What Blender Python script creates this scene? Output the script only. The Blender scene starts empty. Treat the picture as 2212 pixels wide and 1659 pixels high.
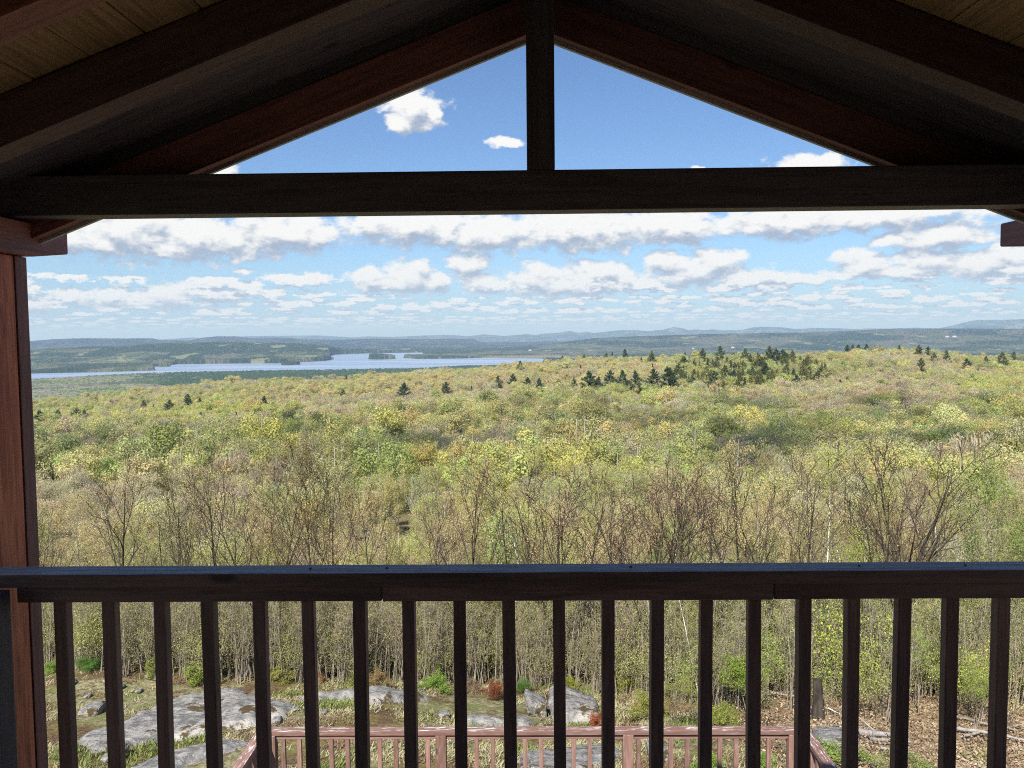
import bpy, bmesh, math, random
import numpy as np
from mathutils import Vector, Matrix
R = math.radians
random.seed(7); rng = np.random.default_rng(7)
scene = bpy.context.scene
COL = scene.collection

# ------------------------------------------------------------------ camera (eye at the origin, upper deck floor at z = -1.6)
PITCH, ROLL, YAW = 3.40, 0.533, -0.85
cam_d = bpy.data.cameras.new('camera'); cam = bpy.data.objects.new('camera', cam_d); COL.objects.link(cam)
cam_d.sensor_width = 36; cam_d.lens = 1793.0/2212.0*36.0; cam_d.clip_start = 0.05; cam_d.clip_end = 120000
p_, r_, y_ = R(-PITCH), R(ROLL), R(YAW)
fwd = np.array([math.sin(y_)*math.cos(p_), math.cos(y_)*math.cos(p_), math.sin(p_)])
rt = np.array([math.cos(y_), -math.sin(y_), 0.0]); upv = np.cross(rt, fwd)
rt2 = rt*math.cos(r_) - upv*math.sin(r_); up2 = upv*math.cos(r_) + rt*math.sin(r_)
cam.matrix_world = Matrix(((rt2[0], up2[0], -fwd[0], 0), (rt2[1], up2[1], -fwd[1], 0), (rt2[2], up2[2], -fwd[2], 0), (0, 0, 0, 1)))
scene.camera = cam
FP = 1793.0
def ray(x, y):                                   # survey helper: direction of a point measured in the photograph (2212 x 1659)
    return rt2*((x-1106)/FP) - up2*((y-829.5)/FP) + fwd
def atY(x, y, Y): d = ray(x, y); return d*(Y/d[1])
def atZ(x, y, Z): d = ray(x, y); return d*(Z/d[2])
def azel(x, y):
    d = ray(x, y); return math.atan2(d[0], d[1]), math.atan2(d[2], math.hypot(d[0], d[1]))
def pix(p):
    z = p@fwd; return 1106+FP*(p@rt2)/z, 829.5-FP*(p@up2)/z

# ------------------------------------------------------------------ exposure, sun
scene.view_settings.view_transform = 'Standard'; scene.view_settings.look = 'None'
scene.view_settings.gamma = 1; scene.view_settings.exposure = 0.75
scene.cycles.max_bounces = 8; scene.cycles.diffuse_bounces = 4; scene.cycles.transmission_bounces = 4
scene.cycles.transparent_max_bounces = 8; scene.cycles.volume_bounces = 0
scene.cycles.use_denoising = False; scene.cycles.filter_width = 1.05
SUN_AZ, SUN_EL = -160.0, 47.0                     # azimuth from +Y, clockwise; behind the camera and a little to the left
sd = bpy.data.lights.new('sun', 'SUN'); sd.energy = 5.0; sd.angle = R(0.5); sd.color = (1.0, 0.95, 0.86)
sun = bpy.data.objects.new('sun', sd); COL.objects.link(sun)
sv = Vector((math.sin(R(SUN_AZ))*math.cos(R(SUN_EL)), math.cos(R(SUN_AZ))*math.cos(R(SUN_EL)), math.sin(R(SUN_EL))))
sun.rotation_euler = sv.to_track_quat('Z', 'Y').to_euler(); sun.location = sv*300

# ------------------------------------------------------------------ world: Nishita sky with procedural cumulus
world = bpy.data.worlds.new('World'); scene.world = world; world.use_nodes = True
world.cycles.sampling_method = 'MANUAL'; world.cycles.sample_map_resolution = 512
wt = world.node_tree; wt.nodes.clear()
def N(nt, t, **k):
    n = nt.nodes.new(t)
    for a, v in k.items(): setattr(n, a, v)
    return n
def link(nt, a, b): nt.links.new(a, b)
def mth(nt, op, a, b=None, c=None, clamp=False):
    n = nt.nodes.new('ShaderNodeMath'); n.operation = op; n.use_clamp = clamp
    for i, v in enumerate((a, b, c)):
        if v is None: continue
        if isinstance(v, (int, float)): n.inputs[i].default_value = v
        else: nt.links.new(v, n.inputs[i])
    return n.outputs[0]
def vmth(nt, op, a, b=None, c=None):
    n = nt.nodes.new('ShaderNodeVectorMath'); n.operation = op
    for i, v in enumerate((a, b, c)):
        if v is None: continue
        if isinstance(v, tuple): n.inputs[i].default_value = v
        else: nt.links.new(v, n.inputs[i])
    return n.outputs['Value'] if op in ('LENGTH', 'DOT_PRODUCT') else n.outputs[0]
def mrange(nt, v, a, b, c=0.0, d=1.0, smooth=True):
    n = nt.nodes.new('ShaderNodeMapRange'); n.interpolation_type = 'SMOOTHSTEP' if smooth else 'LINEAR'
    nt.links.new(v, n.inputs[0])
    for i, x in enumerate((a, b, c, d)): n.inputs[1+i].default_value = x
    return n.outputs[0]
def noise(nt, vec, scale, detail=4, rough=0.55, dist=0.0, dim='3D', out='Fac'):
    n = nt.nodes.new('ShaderNodeTexNoise'); n.noise_dimensions = dim
    if vec is not None: nt.links.new(vec, n.inputs['Vector'])
    n.inputs['Scale'].default_value = scale; n.inputs['Detail'].default_value = detail
    n.inputs['Roughness'].default_value = rough; n.inputs['Distortion'].default_value = dist
    return n.outputs[out]
def mixc(nt, f, a, b, blend='MIX'):
    n = nt.nodes.new('ShaderNodeMix'); n.data_type = 'RGBA'; n.blend_type = blend
    for i, v in ((0, f), (6, a), (7, b)):
        if isinstance(v, (int, float)): n.inputs[i].default_value = v
        elif isinstance(v, tuple): n.inputs[i].default_value = (*v, 1) if len(v) == 3 else v
        else: nt.links.new(v, n.inputs[i])
    return n.outputs[2]

BLOBS = [(280,478,150,58),(430,496,175,50),(360,532,100,20),(600,488,135,45),(690,503,42,26),(215,513,75,28),(150,500,40,38),
 (900,478,185,38),(1050,493,180,40),(1250,483,205,46),(1450,478,125,38),(800,474,70,20),
 (1700,466,170,34),(1900,456,220,28),(1640,488,65,15),(2025,502,118,30),(1925,513,40,16),
 (530,580,24,9),(615,598,55,10),(680,597,38,13),(1012,562,50,27),
 (152,633,24,17),(236,636,48,22),(362,631,55,26),(470,634,62,18),(300,648,130,12),(62,604,16,11),(75,655,45,18),
 (552,622,15,10),(590,632,20,13),
 (800,590,58,20),(880,588,66,34),(845,605,115,20),(940,600,36,22),
 (1040,602,62,22),(1160,592,74,34),(1290,583,84,32),(1230,610,170,25),(1345,600,44,28),
 (1450,560,60,28),(1545,562,66,30),(1490,588,110,20),(1630,592,70,18),(1725,602,70,11),
 (1868,562,60,26),(1990,556,56,22),(2120,562,110,26),(2185,546,60,26),(1960,582,170,13),
 (892,226,64,40),(862,258,36,24),(936,243,20,17),(1090,303,46,10),(472,362,38,14),(1745,347,86,18),(1792,338,38,16),(1512,362,14,4)]
cg = bpy.data.node_groups.new('cumulus', 'ShaderNodeTree')
cg.interface.new_socket('P', in_out='INPUT', socket_type='NodeSocketVector')
cg.interface.new_socket('D', in_out='OUTPUT', socket_type='NodeSocketFloat')
gi = N(cg, 'NodeGroupInput'); go = N(cg, 'NodeGroupOutput'); P = gi.outputs[0]
sp = N(cg, 'ShaderNodeSeparateXYZ'); link(cg, P, sp.inputs[0]); EL = sp.outputs[1]
wn = noise(cg, vmth(cg, 'MULTIPLY', P, (24, 40, 0)), 1.0, 5, 0.6, out='Color')
warp = vmth(cg, 'MULTIPLY_ADD', wn, (0.036, 0.020, 0), (-0.018, -0.010, 0))
Pw = vmth(cg, 'ADD', P, warp)
d = None
for (bx, by, brx, bry) in BLOBS:
    a, e = azel(bx, by + bry*0.30); sx = FP/brx*1.0; sy = FP/bry*0.9
    v = vmth(cg, 'MULTIPLY_ADD', Pw, (sx, sy, 0), (-a*sx, -e*sy, 0))
    l = vmth(cg, 'LENGTH', v)
    d = l if d is None else mth(cg, 'MINIMUM', d, l)
n1 = noise(cg, vmth(cg, 'MULTIPLY', P, (46, 72, 0)), 1.0, 7, 0.57)
db = mth(cg, 'ADD', mth(cg, 'SUBTRACT', 1.14, d), mth(cg, 'MULTIPLY', mth(cg, 'SUBTRACT', n1, 0.5), 1.9))
db = mth(cg, 'MAXIMUM', db, -1.0)
# rows of small cumulus crowding towards the horizon
n2 = noise(cg, vmth(cg, 'MULTIPLY', P, (30, 120, 0)), 1.0, 6, 0.60)
n3 = noise(cg, vmth(cg, 'MULTIPLY', P, (90, 420, 0)), 1.0, 4, 0.60)
n2b = noise(cg, vmth(cg, 'MULTIPLY', P, (85, 190, 0)), 1.0, 5, 0.62)
near = mrange(cg, EL, 0.020, 0.052)
nr = mth(cg, 'ADD', mth(cg, 'MULTIPLY', n2, near), mth(cg, 'MULTIPLY', n3, mth(cg, 'SUBTRACT', 1.0, near)))
def puffs(sx_, sy_, r_, e0, e1, e2, e3, nz, off_):
    vo = N(cg, 'ShaderNodeTexVoronoi'); vo.voronoi_dimensions = '2D'; vo.inputs['Scale'].default_value = 1.0
    link(cg, vmth(cg, 'MULTIPLY_ADD', Pw2, (sx_, sy_, 0), (off_, off_*1.7, 0)), vo.inputs['Vector'])
    sc_ = N(cg, 'ShaderNodeSeparateColor'); link(cg, vo.outputs['Color'], sc_.inputs[0])
    rad = mth(cg, 'MULTIPLY_ADD', sc_.outputs[0], 0.34, r_-0.17)
    win = mth(cg, 'MULTIPLY', mrange(cg, EL, e0, e1), mrange(cg, EL, e2, e3, 1.0, 0.0))
    q = mth(cg, 'ADD', mth(cg, 'MULTIPLY', mth(cg, 'SUBTRACT', rad, vo.outputs['Distance']), 2.3), mth(cg, 'MULTIPLY', mth(cg, 'SUBTRACT', nz, 0.5), 3.4))
    return mth(cg, 'ADD', q, mth(cg, 'MULTIPLY', mth(cg, 'SUBTRACT', win, 1.0), 6.0))
Pw2 = vmth(cg, 'ADD', P, vmth(cg, 'MULTIPLY', warp, (0.35, 0.25, 0)))
dr = mth(cg, 'MAXIMUM', puffs(18, 60, 0.52, 0.040, 0.048, 0.066, 0.078, n2b, 3.3), mth(cg, 'MAXIMUM', puffs(33, 145, 0.54, 0.020, 0.026, 0.044, 0.052, n2b, 7.1), puffs(58, 340, 0.54, -0.01, 0.003, 0.022, 0.028, n3, 1.9)))
link(cg, mth(cg, 'MAXIMUM', db, dr), go.inputs[0])

tc = N(wt, 'ShaderNodeTexCoord'); gx = N(wt, 'ShaderNodeSeparateXYZ'); link(wt, tc.outputs['Generated'], gx.inputs[0])
AZ = mth(wt, 'ARCTAN2', gx.outputs[0], gx.outputs[1]); ELV = mth(wt, 'ARCSINE', gx.outputs[2])
cmb = N(wt, 'ShaderNodeCombineXYZ'); link(wt, AZ, cmb.inputs[0]); link(wt, ELV, cmb.inputs[1])
def cloud(vec):
    g = N(wt, 'ShaderNodeGroup'); g.node_tree = cg; link(wt, vec, g.inputs[0]); return g.outputs[0]
c0 = cloud(cmb.outputs[0])
off = N(wt, 'ShaderNodeCombineXYZ'); off.inputs[0].default_value = -0.004
link(wt, mrange(wt, ELV, 0.01, 0.12, 0.0050, 0.0175, False), off.inputs[1])
c1 = cloud(vmth(wt, 'ADD', cmb.outputs[0], off.outputs[0]))
mask = mrange(wt, c0, -0.04, 0.50)
grad = mth(wt, 'SUBTRACT', c0, c1)
lit = mrange(wt, grad, -0.55, 0.45)
fine = noise(wt, vmth(wt, 'MULTIPLY', cmb.outputs[0], (150, 190, 0)), 1.0, 4, 0.6)
lit = mth(wt, 'ADD', lit, mth(wt, 'MULTIPLY', mth(wt, 'SUBTRACT', fine, 0.5), 0.16), clamp=True)
sky = N(wt, 'ShaderNodeTexSky', sky_type='NISHITA'); sky.sun_disc = False
sky.sun_elevation = R(SUN_EL); sky.sun_rotation = R(SUN_AZ); sky.altitude = 300; sky.air_density = 1.0; sky.dust_density = 0.25; sky.ozone_density = 2.2
CW = 7.6
ccol = mixc(wt, lit, (0.42*CW, 0.49*CW, 0.62*CW), (1.06*CW, 1.05*CW, 1.02*CW))
upz = mrange(wt, ELV, -0.002, 0.02)
hsky = mixc(wt, 1.0, sky.outputs[0], (0.70, 0.85, 1.05), 'MULTIPLY')
lowb = mrange(wt, ELV, -0.02, 0.11, 1.0, 0.0)
hsky = mixc(wt, mth(wt, 'MULTIPLY', lowb, 0.70), hsky, (0.36*7.6, 0.56*7.6, 0.84*7.6))
ccol = mixc(wt, mth(wt, 'MULTIPLY', lowb, 0.38), ccol, (0.74*7.6, 0.86*7.6, 1.0*7.6))
full = mixc(wt, mth(wt, 'MULTIPLY', mask, mth(wt, 'MULTIPLY', upz, mrange(wt, ELV, 0.0, 0.04, 0.88, 0.98))), hsky, ccol)
bg = N(wt, 'ShaderNodeBackground'); bg.inputs[1].default_value = 0.074; link(wt, full, bg.inputs[0])
wo = N(wt, 'ShaderNodeOutputWorld'); link(wt, bg.outputs[0], wo.inputs[0])

# ------------------------------------------------------------------ numpy noise
def _h(ix, iy, s=0):
    n = (ix.astype(np.int64)*374761393 + iy.astype(np.int64)*668265263 + s*1442695041) & 0x7fffffff
    n = ((n ^ (n >> 13))*1274126177) & 0x7fffffff
    return ((n ^ (n >> 16)) & 0xffffff)/float(0xffffff)
def vnoise(x, y, s=0):
    x = np.asarray(x, float); y = np.asarray(y, float)
    ix, iy = np.floor(x), np.floor(y); fx, fy = x-ix, y-iy
    fx = fx*fx*(3-2*fx); fy = fy*fy*(3-2*fy)
    a = _h(ix, iy, s); b = _h(ix+1, iy, s); c = _h(ix, iy+1, s); d_ = _h(ix+1, iy+1, s)
    return (a*(1-fx)+b*fx)*(1-fy)+(c*(1-fx)+d_*fx)*fy
def fbm(x, y, o=4, s=0):
    t = 0; a = 0.5; n = 0
    for k in range(o):
        t = t + a*vnoise(np.asarray(x)*2**k + 17.3*k, np.asarray(y)*2**k - 9.1*k, s+k); n += a; a *= 0.5
    return t/n
def domes(x, y, cell, s=0):                       # rounded crowns packed on a jittered grid: height 0..1 and an id per crown
    gx_, gy_ = np.floor(x/cell), np.floor(y/cell); best = np.full(np.shape(x), 9.0); idr = np.zeros(np.shape(x))
    for i in (-1, 0, 1):
        for j in (-1, 0, 1):
            cx, cy = gx_+i, gy_+j
            px = (cx+0.15+0.7*_h(cx, cy, s))*cell; py = (cy+0.15+0.7*_h(cx, cy, s+5))*cell
            q = ((x-px)**2+(y-py)**2)/cell**2; m = q < best
            best = np.where(m, q, best); idr = np.where(m, _h(cx, cy, s+9), idr)
    return np.clip(1-best*1.5, 0, 1), idr
def sstep(a, b, x): t = np.clip((x-a)/(b-a), 0, 1); return t*t*(3-2*t)

# ------------------------------------------------------------------ materials
def new_mat(name):
    m = bpy.data.materials.new(name); m.use_nodes = True; nt = m.node_tree; nt.nodes.clear()
    o = N(nt, 'ShaderNodeOutputMaterial'); return m, nt, o
def principled(nt, o, col, rough=0.8, spec=0.3, bump=None, bs=0.3, bd=0.01):
    b = N(nt, 'ShaderNodeBsdfPrincipled')
    if isinstance(col, tuple): b.inputs['Base Color'].default_value = (*col, 1)
    else: link(nt, col, b.inputs['Base Color'])
    if isinstance(rough, (int, float)): b.inputs['Roughness'].default_value = rough
    else: link(nt, rough, b.inputs['Roughness'])
    b.inputs['Specular IOR Level'].default_value = spec
    if bump is not None:
        bn = N(nt, 'ShaderNodeBump'); bn.inputs['Strength'].default_value = bs; bn.inputs['Distance'].default_value = bd
        link(nt, bump, bn.inputs['Height']); link(nt, bn.outputs[0], b.inputs['Normal'])
    link(nt, b.outputs[0], o.inputs[0]); return b
def wood(name, dark, light, rough=0.6, peel=None, spec=0.3, knots=True, top=None):  # grain runs along the object's local X
    m, nt, o = new_mat(name); t = N(nt, 'ShaderNodeTexCoord'); oi = N(nt, 'ShaderNodeObjectInfo')
    v = vmth(nt, 'ADD', t.outputs['Object'], oi.outputs['Location'])
    vv = vmth(nt, 'MULTIPLY', v, (1.0, 14, 14))
    g1 = noise(nt, vv, 3.0, 6, 0.65, 0.6); g2 = noise(nt, vmth(nt, 'MULTIPLY', v, (2.2, 60, 60)), 3.0, 4, 0.6)
    f = mth(nt, 'ADD', mth(nt, 'MULTIPLY', g1, 0.7), mth(nt, 'MULTIPLY', g2, 0.3))
    c = mixc(nt, mrange(nt, f, 0.36, 0.62), dark, light)
    if knots:
        vo = N(nt, 'ShaderNodeTexVoronoi'); vo.inputs['Scale'].default_value = 1.0
        link(nt, vmth(nt, 'MULTIPLY', v, (2.1, 4.0, 4.0)), vo.inputs['Vector'])
        k = mrange(nt, vo.outputs['Distance'], 0.05, 0.10, 0.75, 0.0)
        c = mixc(nt, k, c, (dark[0]*0.4, dark[1]*0.4, dark[2]*0.4))
    ra_ = mth(nt, 'MULTIPLY_ADD', oi.outputs['Random'], 0.45, 0.78); cr_ = N(nt, 'ShaderNodeCombineXYZ'); [link(nt, ra_, cr_.inputs[i_]) for i_ in range(3)]
    c = mixc(nt, 1.0, c, cr_.outputs[0], 'MULTIPLY')
    ro = rough
    if top:                                       # worn upper face painted paler, standing in for the sky's reflection
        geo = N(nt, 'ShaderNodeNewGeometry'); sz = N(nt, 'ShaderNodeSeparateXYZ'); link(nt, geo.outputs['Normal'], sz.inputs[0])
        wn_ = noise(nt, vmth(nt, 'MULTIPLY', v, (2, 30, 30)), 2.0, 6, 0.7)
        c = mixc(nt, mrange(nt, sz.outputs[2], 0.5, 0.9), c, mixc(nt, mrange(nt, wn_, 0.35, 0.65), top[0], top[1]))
    if peel:
        pn = noise(nt, vmth(nt, 'MULTIPLY', v, (3, 22, 22)), 2.5, 6, 0.7)
        geo = N(nt, 'ShaderNodeNewGeometry'); sz = N(nt, 'ShaderNodeSeparateXYZ'); link(nt, geo.outputs['Normal'], sz.inputs[0])
        k = mth(nt, 'MULTIPLY', mrange(nt, pn, 0.53, 0.60), mrange(nt, sz.outputs[2], 0.2, 0.9, 0.12, 1.0))
        c = mixc(nt, k, c, peel)
    principled(nt, o, c, ro, spec, f, 0.5, 0.004); return m
M = {}
M['stain'] = wood('dark_stained_timber', (0.050, 0.045, 0.055), (0.090, 0.082, 0.098), 0.55)
M['stain_roof'] = wood('purple_brown_stained_rafter', (0.056, 0.034, 0.034), (0.10, 0.062, 0.060), 0.6)
M['stain_brown'] = wood('brown_stained_railing', (0.090, 0.050, 0.038), (0.175, 0.098, 0.072), 0.6)
M['stain_cap'] = wood('worn_rail_top_sky_sheen', (0.075, 0.045, 0.036), (0.15, 0.09, 0.070), 0.62, spec=0.25, top=((0.24, 0.20, 0.195), (0.50, 0.44, 0.42)))
M['red'] = wood('reddish_stained_timber', (0.12, 0.050, 0.044), (0.22, 0.095, 0.080), 0.6)
M['redpost'] = wood('red_cedar_post', (0.26, 0.062, 0.032), (0.58, 0.19, 0.085), 0.6)
M['tan'] = wood('bare_pine_board', (0.15, 0.10, 0.052), (0.28, 0.195, 0.105), 0.7)
M['pink'] = wood('weathered_pink_paint', (0.175, 0.095, 0.074), (0.265, 0.155, 0.125), 0.75, peel=(0.58, 0.56, 0.55))
M['drip'] = wood('pale_drip_edge', (0.35, 0.36, 0.36), (0.45, 0.46, 0.46), 0.5, knots=False)
M['decking'] = wood('weathered_decking', (0.20, 0.14, 0.11), (0.34, 0.25, 0.20), 0.8)
M['shingle'] = wood('grey_shingle', (0.06, 0.06, 0.06), (0.12, 0.12, 0.115), 0.9, knots=False)
M['concrete'] = wood('concrete', (0.22, 0.21, 0.20), (0.32, 0.31, 0.29), 0.9, knots=False)
M['nail'] = wood('rusty_nail', (0.02, 0.015, 0.012), (0.05, 0.03, 0.02), 0.6, knots=False)

# ------------------------------------------------------------------ mesh and object helpers
def npmesh(name, V, F, mats=(), fmat=None, attrs=None, smooth=False):
    me = bpy.data.meshes.new(name); V = np.asarray(V, np.float32)
    me.vertices.add(len(V)); me.vertices.foreach_set('co', V.ravel())
    Fs = F if isinstance(F, list) else [F]; Fs = [np.asarray(f, np.int32) for f in Fs if len(f)]
    nl = sum(f.size for f in Fs); nf = sum(len(f) for f in Fs)
    me.loops.add(nl); me.polygons.add(nf)
    me.loops.foreach_set('vertex_index', np.concatenate([f.ravel() for f in Fs]))
    st = np.concatenate([np.full(len(f), f.shape[1]) for f in Fs]); ls = np.concatenate([[0], np.cumsum(st)[:-1]])
    me.polygons.foreach_set('loop_start', ls.astype(np.int32))
    for m in mats: me.materials.append(m)
    if fmat is not None: me.polygons.foreach_set('material_index', np.asarray(fmat, np.int32))
    me.update(calc_edges=True)
    me.polygons.foreach_set('use_smooth', np.full(nf, smooth))
    for k, v in (attrs or {}).items():
        v = np.asarray(v, np.float32)
        if v.ndim == 2: a = me.attributes.new(k, 'FLOAT_COLOR', 'POINT'); a.data.foreach_set('color', v.ravel())
        else: a = me.attributes.new(k, 'FLOAT', 'POINT'); a.data.foreach_set('value', v)
    me.validate(); return me
def obj(name, me, parent=None, loc=None):
    o = bpy.data.objects.new(name, me); COL.objects.link(o)
    if loc is not None: o.location = loc
    if parent is not None: o.parent = parent
    return o
def tag(o, label=None, cat=None, group=None, kind=None):
    for k, v in (('label', label), ('category', cat), ('group', group), ('kind', kind)):
        if v: o[k] = v
    return o
def thing(name, label, cat, loc=(0, 0, 0), group=None, rz=0.0):
    o = obj(name, None, None, loc); o.rotation_euler.z = rz; return tag(o, label, cat, group)
def box_mesh(name, L, W, H, mat, bev=0.004, cuts=0, wob=0.0):
    bm = bmesh.new(); bmesh.ops.create_cube(bm, size=1.0)
    for v in bm.verts: v.co.x *= L; v.co.y *= W; v.co.z *= H
    if bev: bmesh.ops.bevel(bm, geom=bm.edges[:], offset=bev, segments=2, profile=0.7, affect='EDGES')
    me = bpy.data.meshes.new(name); bm.to_mesh(me); bm.free(); me.materials.append(mat); return me
def beam(name, p0, p1, W, H, mat, parent=None, bev=0.004, up=(0, 0, 1)):
    """a timber from p0 to p1 (centre line), W wide sideways, H high"""
    p0, p1 = Vector(p0), Vector(p1); dx = (p1-p0); L = dx.length; dx.normalize()
    dy = Vector(up).cross(dx).normalized(); dz = dx.cross(dy)
    o = obj(name, box_mesh(name, L, W, H, mat, bev)); c = (p0+p1)/2
    if parent is not None: o.parent = parent; c = c - parent.location
    o.matrix_local = Matrix(((dx.x, dy.x, dz.x, c.x), (dx.y, dy.y, dz.y, c.y), (dx.z, dy.z, dz.z, c.z), (0, 0, 0, 1)))
    return o
def bx(name, x0, x1, y0, y1, z0, z1, mat, parent=None, bev=0.004):
    """axis-aligned timber, local X along its longest side"""
    c = Vector(((x0+x1)/2, (y0+y1)/2, (z0+z1)/2)); s = (x1-x0, y1-y0, z1-z0); k = s.index(max(s))
    e = [Vector((1, 0, 0)), Vector((0, 1, 0)), Vector((0, 0, 1))][k]*s[k]/2
    if k == 0: return beam(name, c-e, c+e, s[1], s[2], mat, parent, bev)
    if k == 1: return beam(name, c-e, c+e, s[0], s[2], mat, parent, bev)
    return beam(name, c-e, c+e, s[1], s[0], mat, parent, bev, up=(1, 0, 0))

# ------------------------------------------------------------------ the covered porch
FL = -1.6; CX = 0.056
porch = thing('covered_porch', 'dark timber lookout porch with gable roof truss, king post and tie beam framing the view', 'porch', (CX, 2.0, FL))
SL = 0.387; ANG = math.atan(SL)
def slope_z(x, z0): return z0 - SL*abs(x-CX)
bx('tie_beam', CX-1.90, CX+1.90, 2.50, 2.588, 0.3695, 0.4885, M['stain'], porch)
bx('king_post', CX-0.0425, CX+0.0405, 2.502, 2.586, 0.489, 1.06, M['stain'], porch)
def rafter(s, y0, y1, zb, depth, mat, xout=1.95, name='rafter'):
    # zb: underside height on the centre line, depth measured vertically
    zc = zb + depth/2; t = depth*math.cos(ANG); yc = (y0+y1)/2
    return beam(name, (CX+s*0.001, yc, zc), (CX+s*xout, yc, zc-SL*xout), y1-y0, t, mat, porch, 0.003)
for s in (-1, 1):
    rafter(s, 2.590, 2.630, 0.928, 0.118, M['red'], 1.95)
    rafter(s, 2.634, 2.650, 0.917, 0.15, M['drip'], 1.97, 'drip_edge')
    rafter(s, 2.596, 2.628, 1.048, 0.060, M['stain'], 1.93, 'blocking')
    for y0 in (2.022, 1.535, 1.045, 0.56, 0.07, -0.42, -0.91):
        rafter(s, y0, y0+0.088, 0.975, 0.122, M['red'] if y0 == 1.535 else M['stain_roof'], 1.93)
    rafter(s, 2.112, 2.588, 1.086, 0.012, M['stain'], 1.93, 'soffit_board')
    # ceiling boards run along the depth, one joint line every 13 cm up the slope
    V, F = [], []
    k = 0; u0 = 0.0
    while u0 < 1.93:
        u1 = min(u0+0.137, 1.95); zt = 1.101 + 0.0015*((k*7) % 3)
        for (ya, yb) in ((-1.3, 2.655),):
            b = len(V)
            for (u, y, dz) in ((u0+.003, ya, 0), (u1-.003, ya, 0), (u1-.003, yb, 0), (u0+.003, yb, 0), (u0+.003, ya, .02), (u1-.003, ya, .02), (u1-.003, yb, .02), (u0+.003, yb, .02)):
                V.append((CX+s*u, y, zt-SL*u+dz))
            F += [(b, b+1, b+2, b+3), (b+4, b+7, b+6, b+5), (b, b+4, b+5, b+1), (b+1, b+5, b+6, b+2), (b+2, b+6, b+7, b+3), (b+3, b+7, b+4, b)]
        u0 += 0.137; k += 1
    V = np.array(V)-np.array(porch.location)
    # local X must run along the boards: store rotated
    Vr = np.stack([V[:, 1], -V[:, 0], V[:, 2]], 1)
    o = obj('ceiling_boards', npmesh('ceiling_boards', Vr, np.array(F), [M['tan']]), porch); o.rotation_euler.z = R(90)
    # roof covering
    t = 0.03
    beam('roof_covering', (CX, 0.68, 1.132+t/2+0.004), (CX+s*2.06, 0.68, 1.132+t/2+0.004-SL*2.06), 4.05, t, M['shingle'], porch, 0.003)
    # eave plate with a tapered end
    xi = CX+s*1.59; xo = CX+s*1.73; X0, X1 = min(xi, xo), max(xi, xo)
    ye = 2.80 if s < 0 else 2.88
    if s > 0: X0, X1 = X0-0.02, X1-0.02
    prof = [(-1.3, 0.258), (2.60, 0.258), (ye, 0.284), (ye, 0.362), (-1.3, 0.362)]
    V = [(x, y, z) for x in (X0, X1) for (y, z) in prof]; n = 5
    V = np.array(V)-np.array(porch.location); Vr = np.stack([V[:, 1], -V[:, 0], V[:, 2]], 1)
    bm = bmesh.new(); vs = [bm.verts.new(v) for v in Vr]
    bm.faces.new(vs[:5]); bm.faces.new(vs[5:][::-1])
    for i in range(5): bm.faces.new((vs[i], vs[5+i], vs[5+(i+1) % 5], vs[(i+1) % 5]))
    bmesh.ops.recalc_face_normals(bm, faces=bm.faces[:]); bmesh.ops.bevel(bm, geom=bm.edges[:], offset=0.004, segments=1, affect='EDGES')
    me = bpy.data.meshes.new('eave_plate'); bm.to_mesh(me); bm.free(); me.materials.append(M['red'])
    o = obj('eave_plate', me, porch); o.rotation_euler.z = R(90)
    # posts: a square post with a darker outer facing
    xa, xb = CX+s*1.615, CX+s*1.755; a, b_ = min(xa, xb), max(xa, xb)
    bx('post', a, b_, 2.405, 2.535, -4.3, 0.256, M['redpost'], porch, 0.006)
    bx('post_facing', a-0.003, b_+0.003, 2.538, 2.598, -4.3, 0.256, M['red'], porch, 0.005)
    bx('post', a, b_, -0.95, -0.81, -4.3, 0.256, M['redpost'], porch, 0.006)
# deck boards and an unseen wall added behind the viewer to block and bounce light
for i in range(26):
    y = -1.3+i*0.146
    if y+0.14 < 2.45: bx('deck_board', CX-1.9, CX+1.9, y, y+0.14, FL-0.04, FL, M['decking'], porch, 0.003)
bx('rim_joist', CX-1.9, CX+1.9, 2.602, 2.64, FL-0.26, FL-0.002, M['stain'], porch)
rear = thing('added_wall', 'unseen pine-toned wall added behind the viewer to shade the porch and bounce light', 'added_wall', (CX, -2.0, FL))
bx('added_bounce_wall', CX-3.2, CX+3.2, -1.50, -1.36, -5.0, 1.6, M['tan'], rear)
for zz, h in ((-1.0, 0), ): pass

# ------------------------------------------------------------------ upper railing
rail = thing('deck_railing', 'dark brown wooden porch railing with broad cap rail across the whole view', 'railing', (CX, 2.34, FL))
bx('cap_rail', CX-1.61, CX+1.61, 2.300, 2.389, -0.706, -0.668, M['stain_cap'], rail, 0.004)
segs = [(-1.458, -0.411), (-0.409, 0.70), (0.702, CX+1.60)]
for i, (a, b_) in enumerate(segs): bx('top_rail', a, b_, 2.316+0.0015*(i % 2), 2.354, -0.754-0.002*(i % 2), -0.7075, M['stain_brown'], rail, 0.004)
bx('bottom_rail', -1.458, CX+1.60, 2.322, 2.36, -1.56, -1.52, M['stain_brown'], rail, 0.004)
bx('end_post', -1.552, -1.462, 2.205, 2.294, FL-0.1, -0.7075, M['stain'], rail, 0.005)
BX = [-0.0485-0.1440*k for k in range(10)][::-1] + [0.0945+0.1395*k for k in range(10)]
for k, x in enumerate(BX):
    j = 0.0012*math.sin(k*5.1)
    beam('baluster', (x+j, 2.343, -1.519), (x-j+0.003*math.cos(k*3), 2.343, -0.7555), 0.036, 0.036+0.0012*math.sin(k*2.3), M['stain_brown'], rail, 0.0035, up=(1, 0.05*math.sin(k*1.7), 0))
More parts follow.
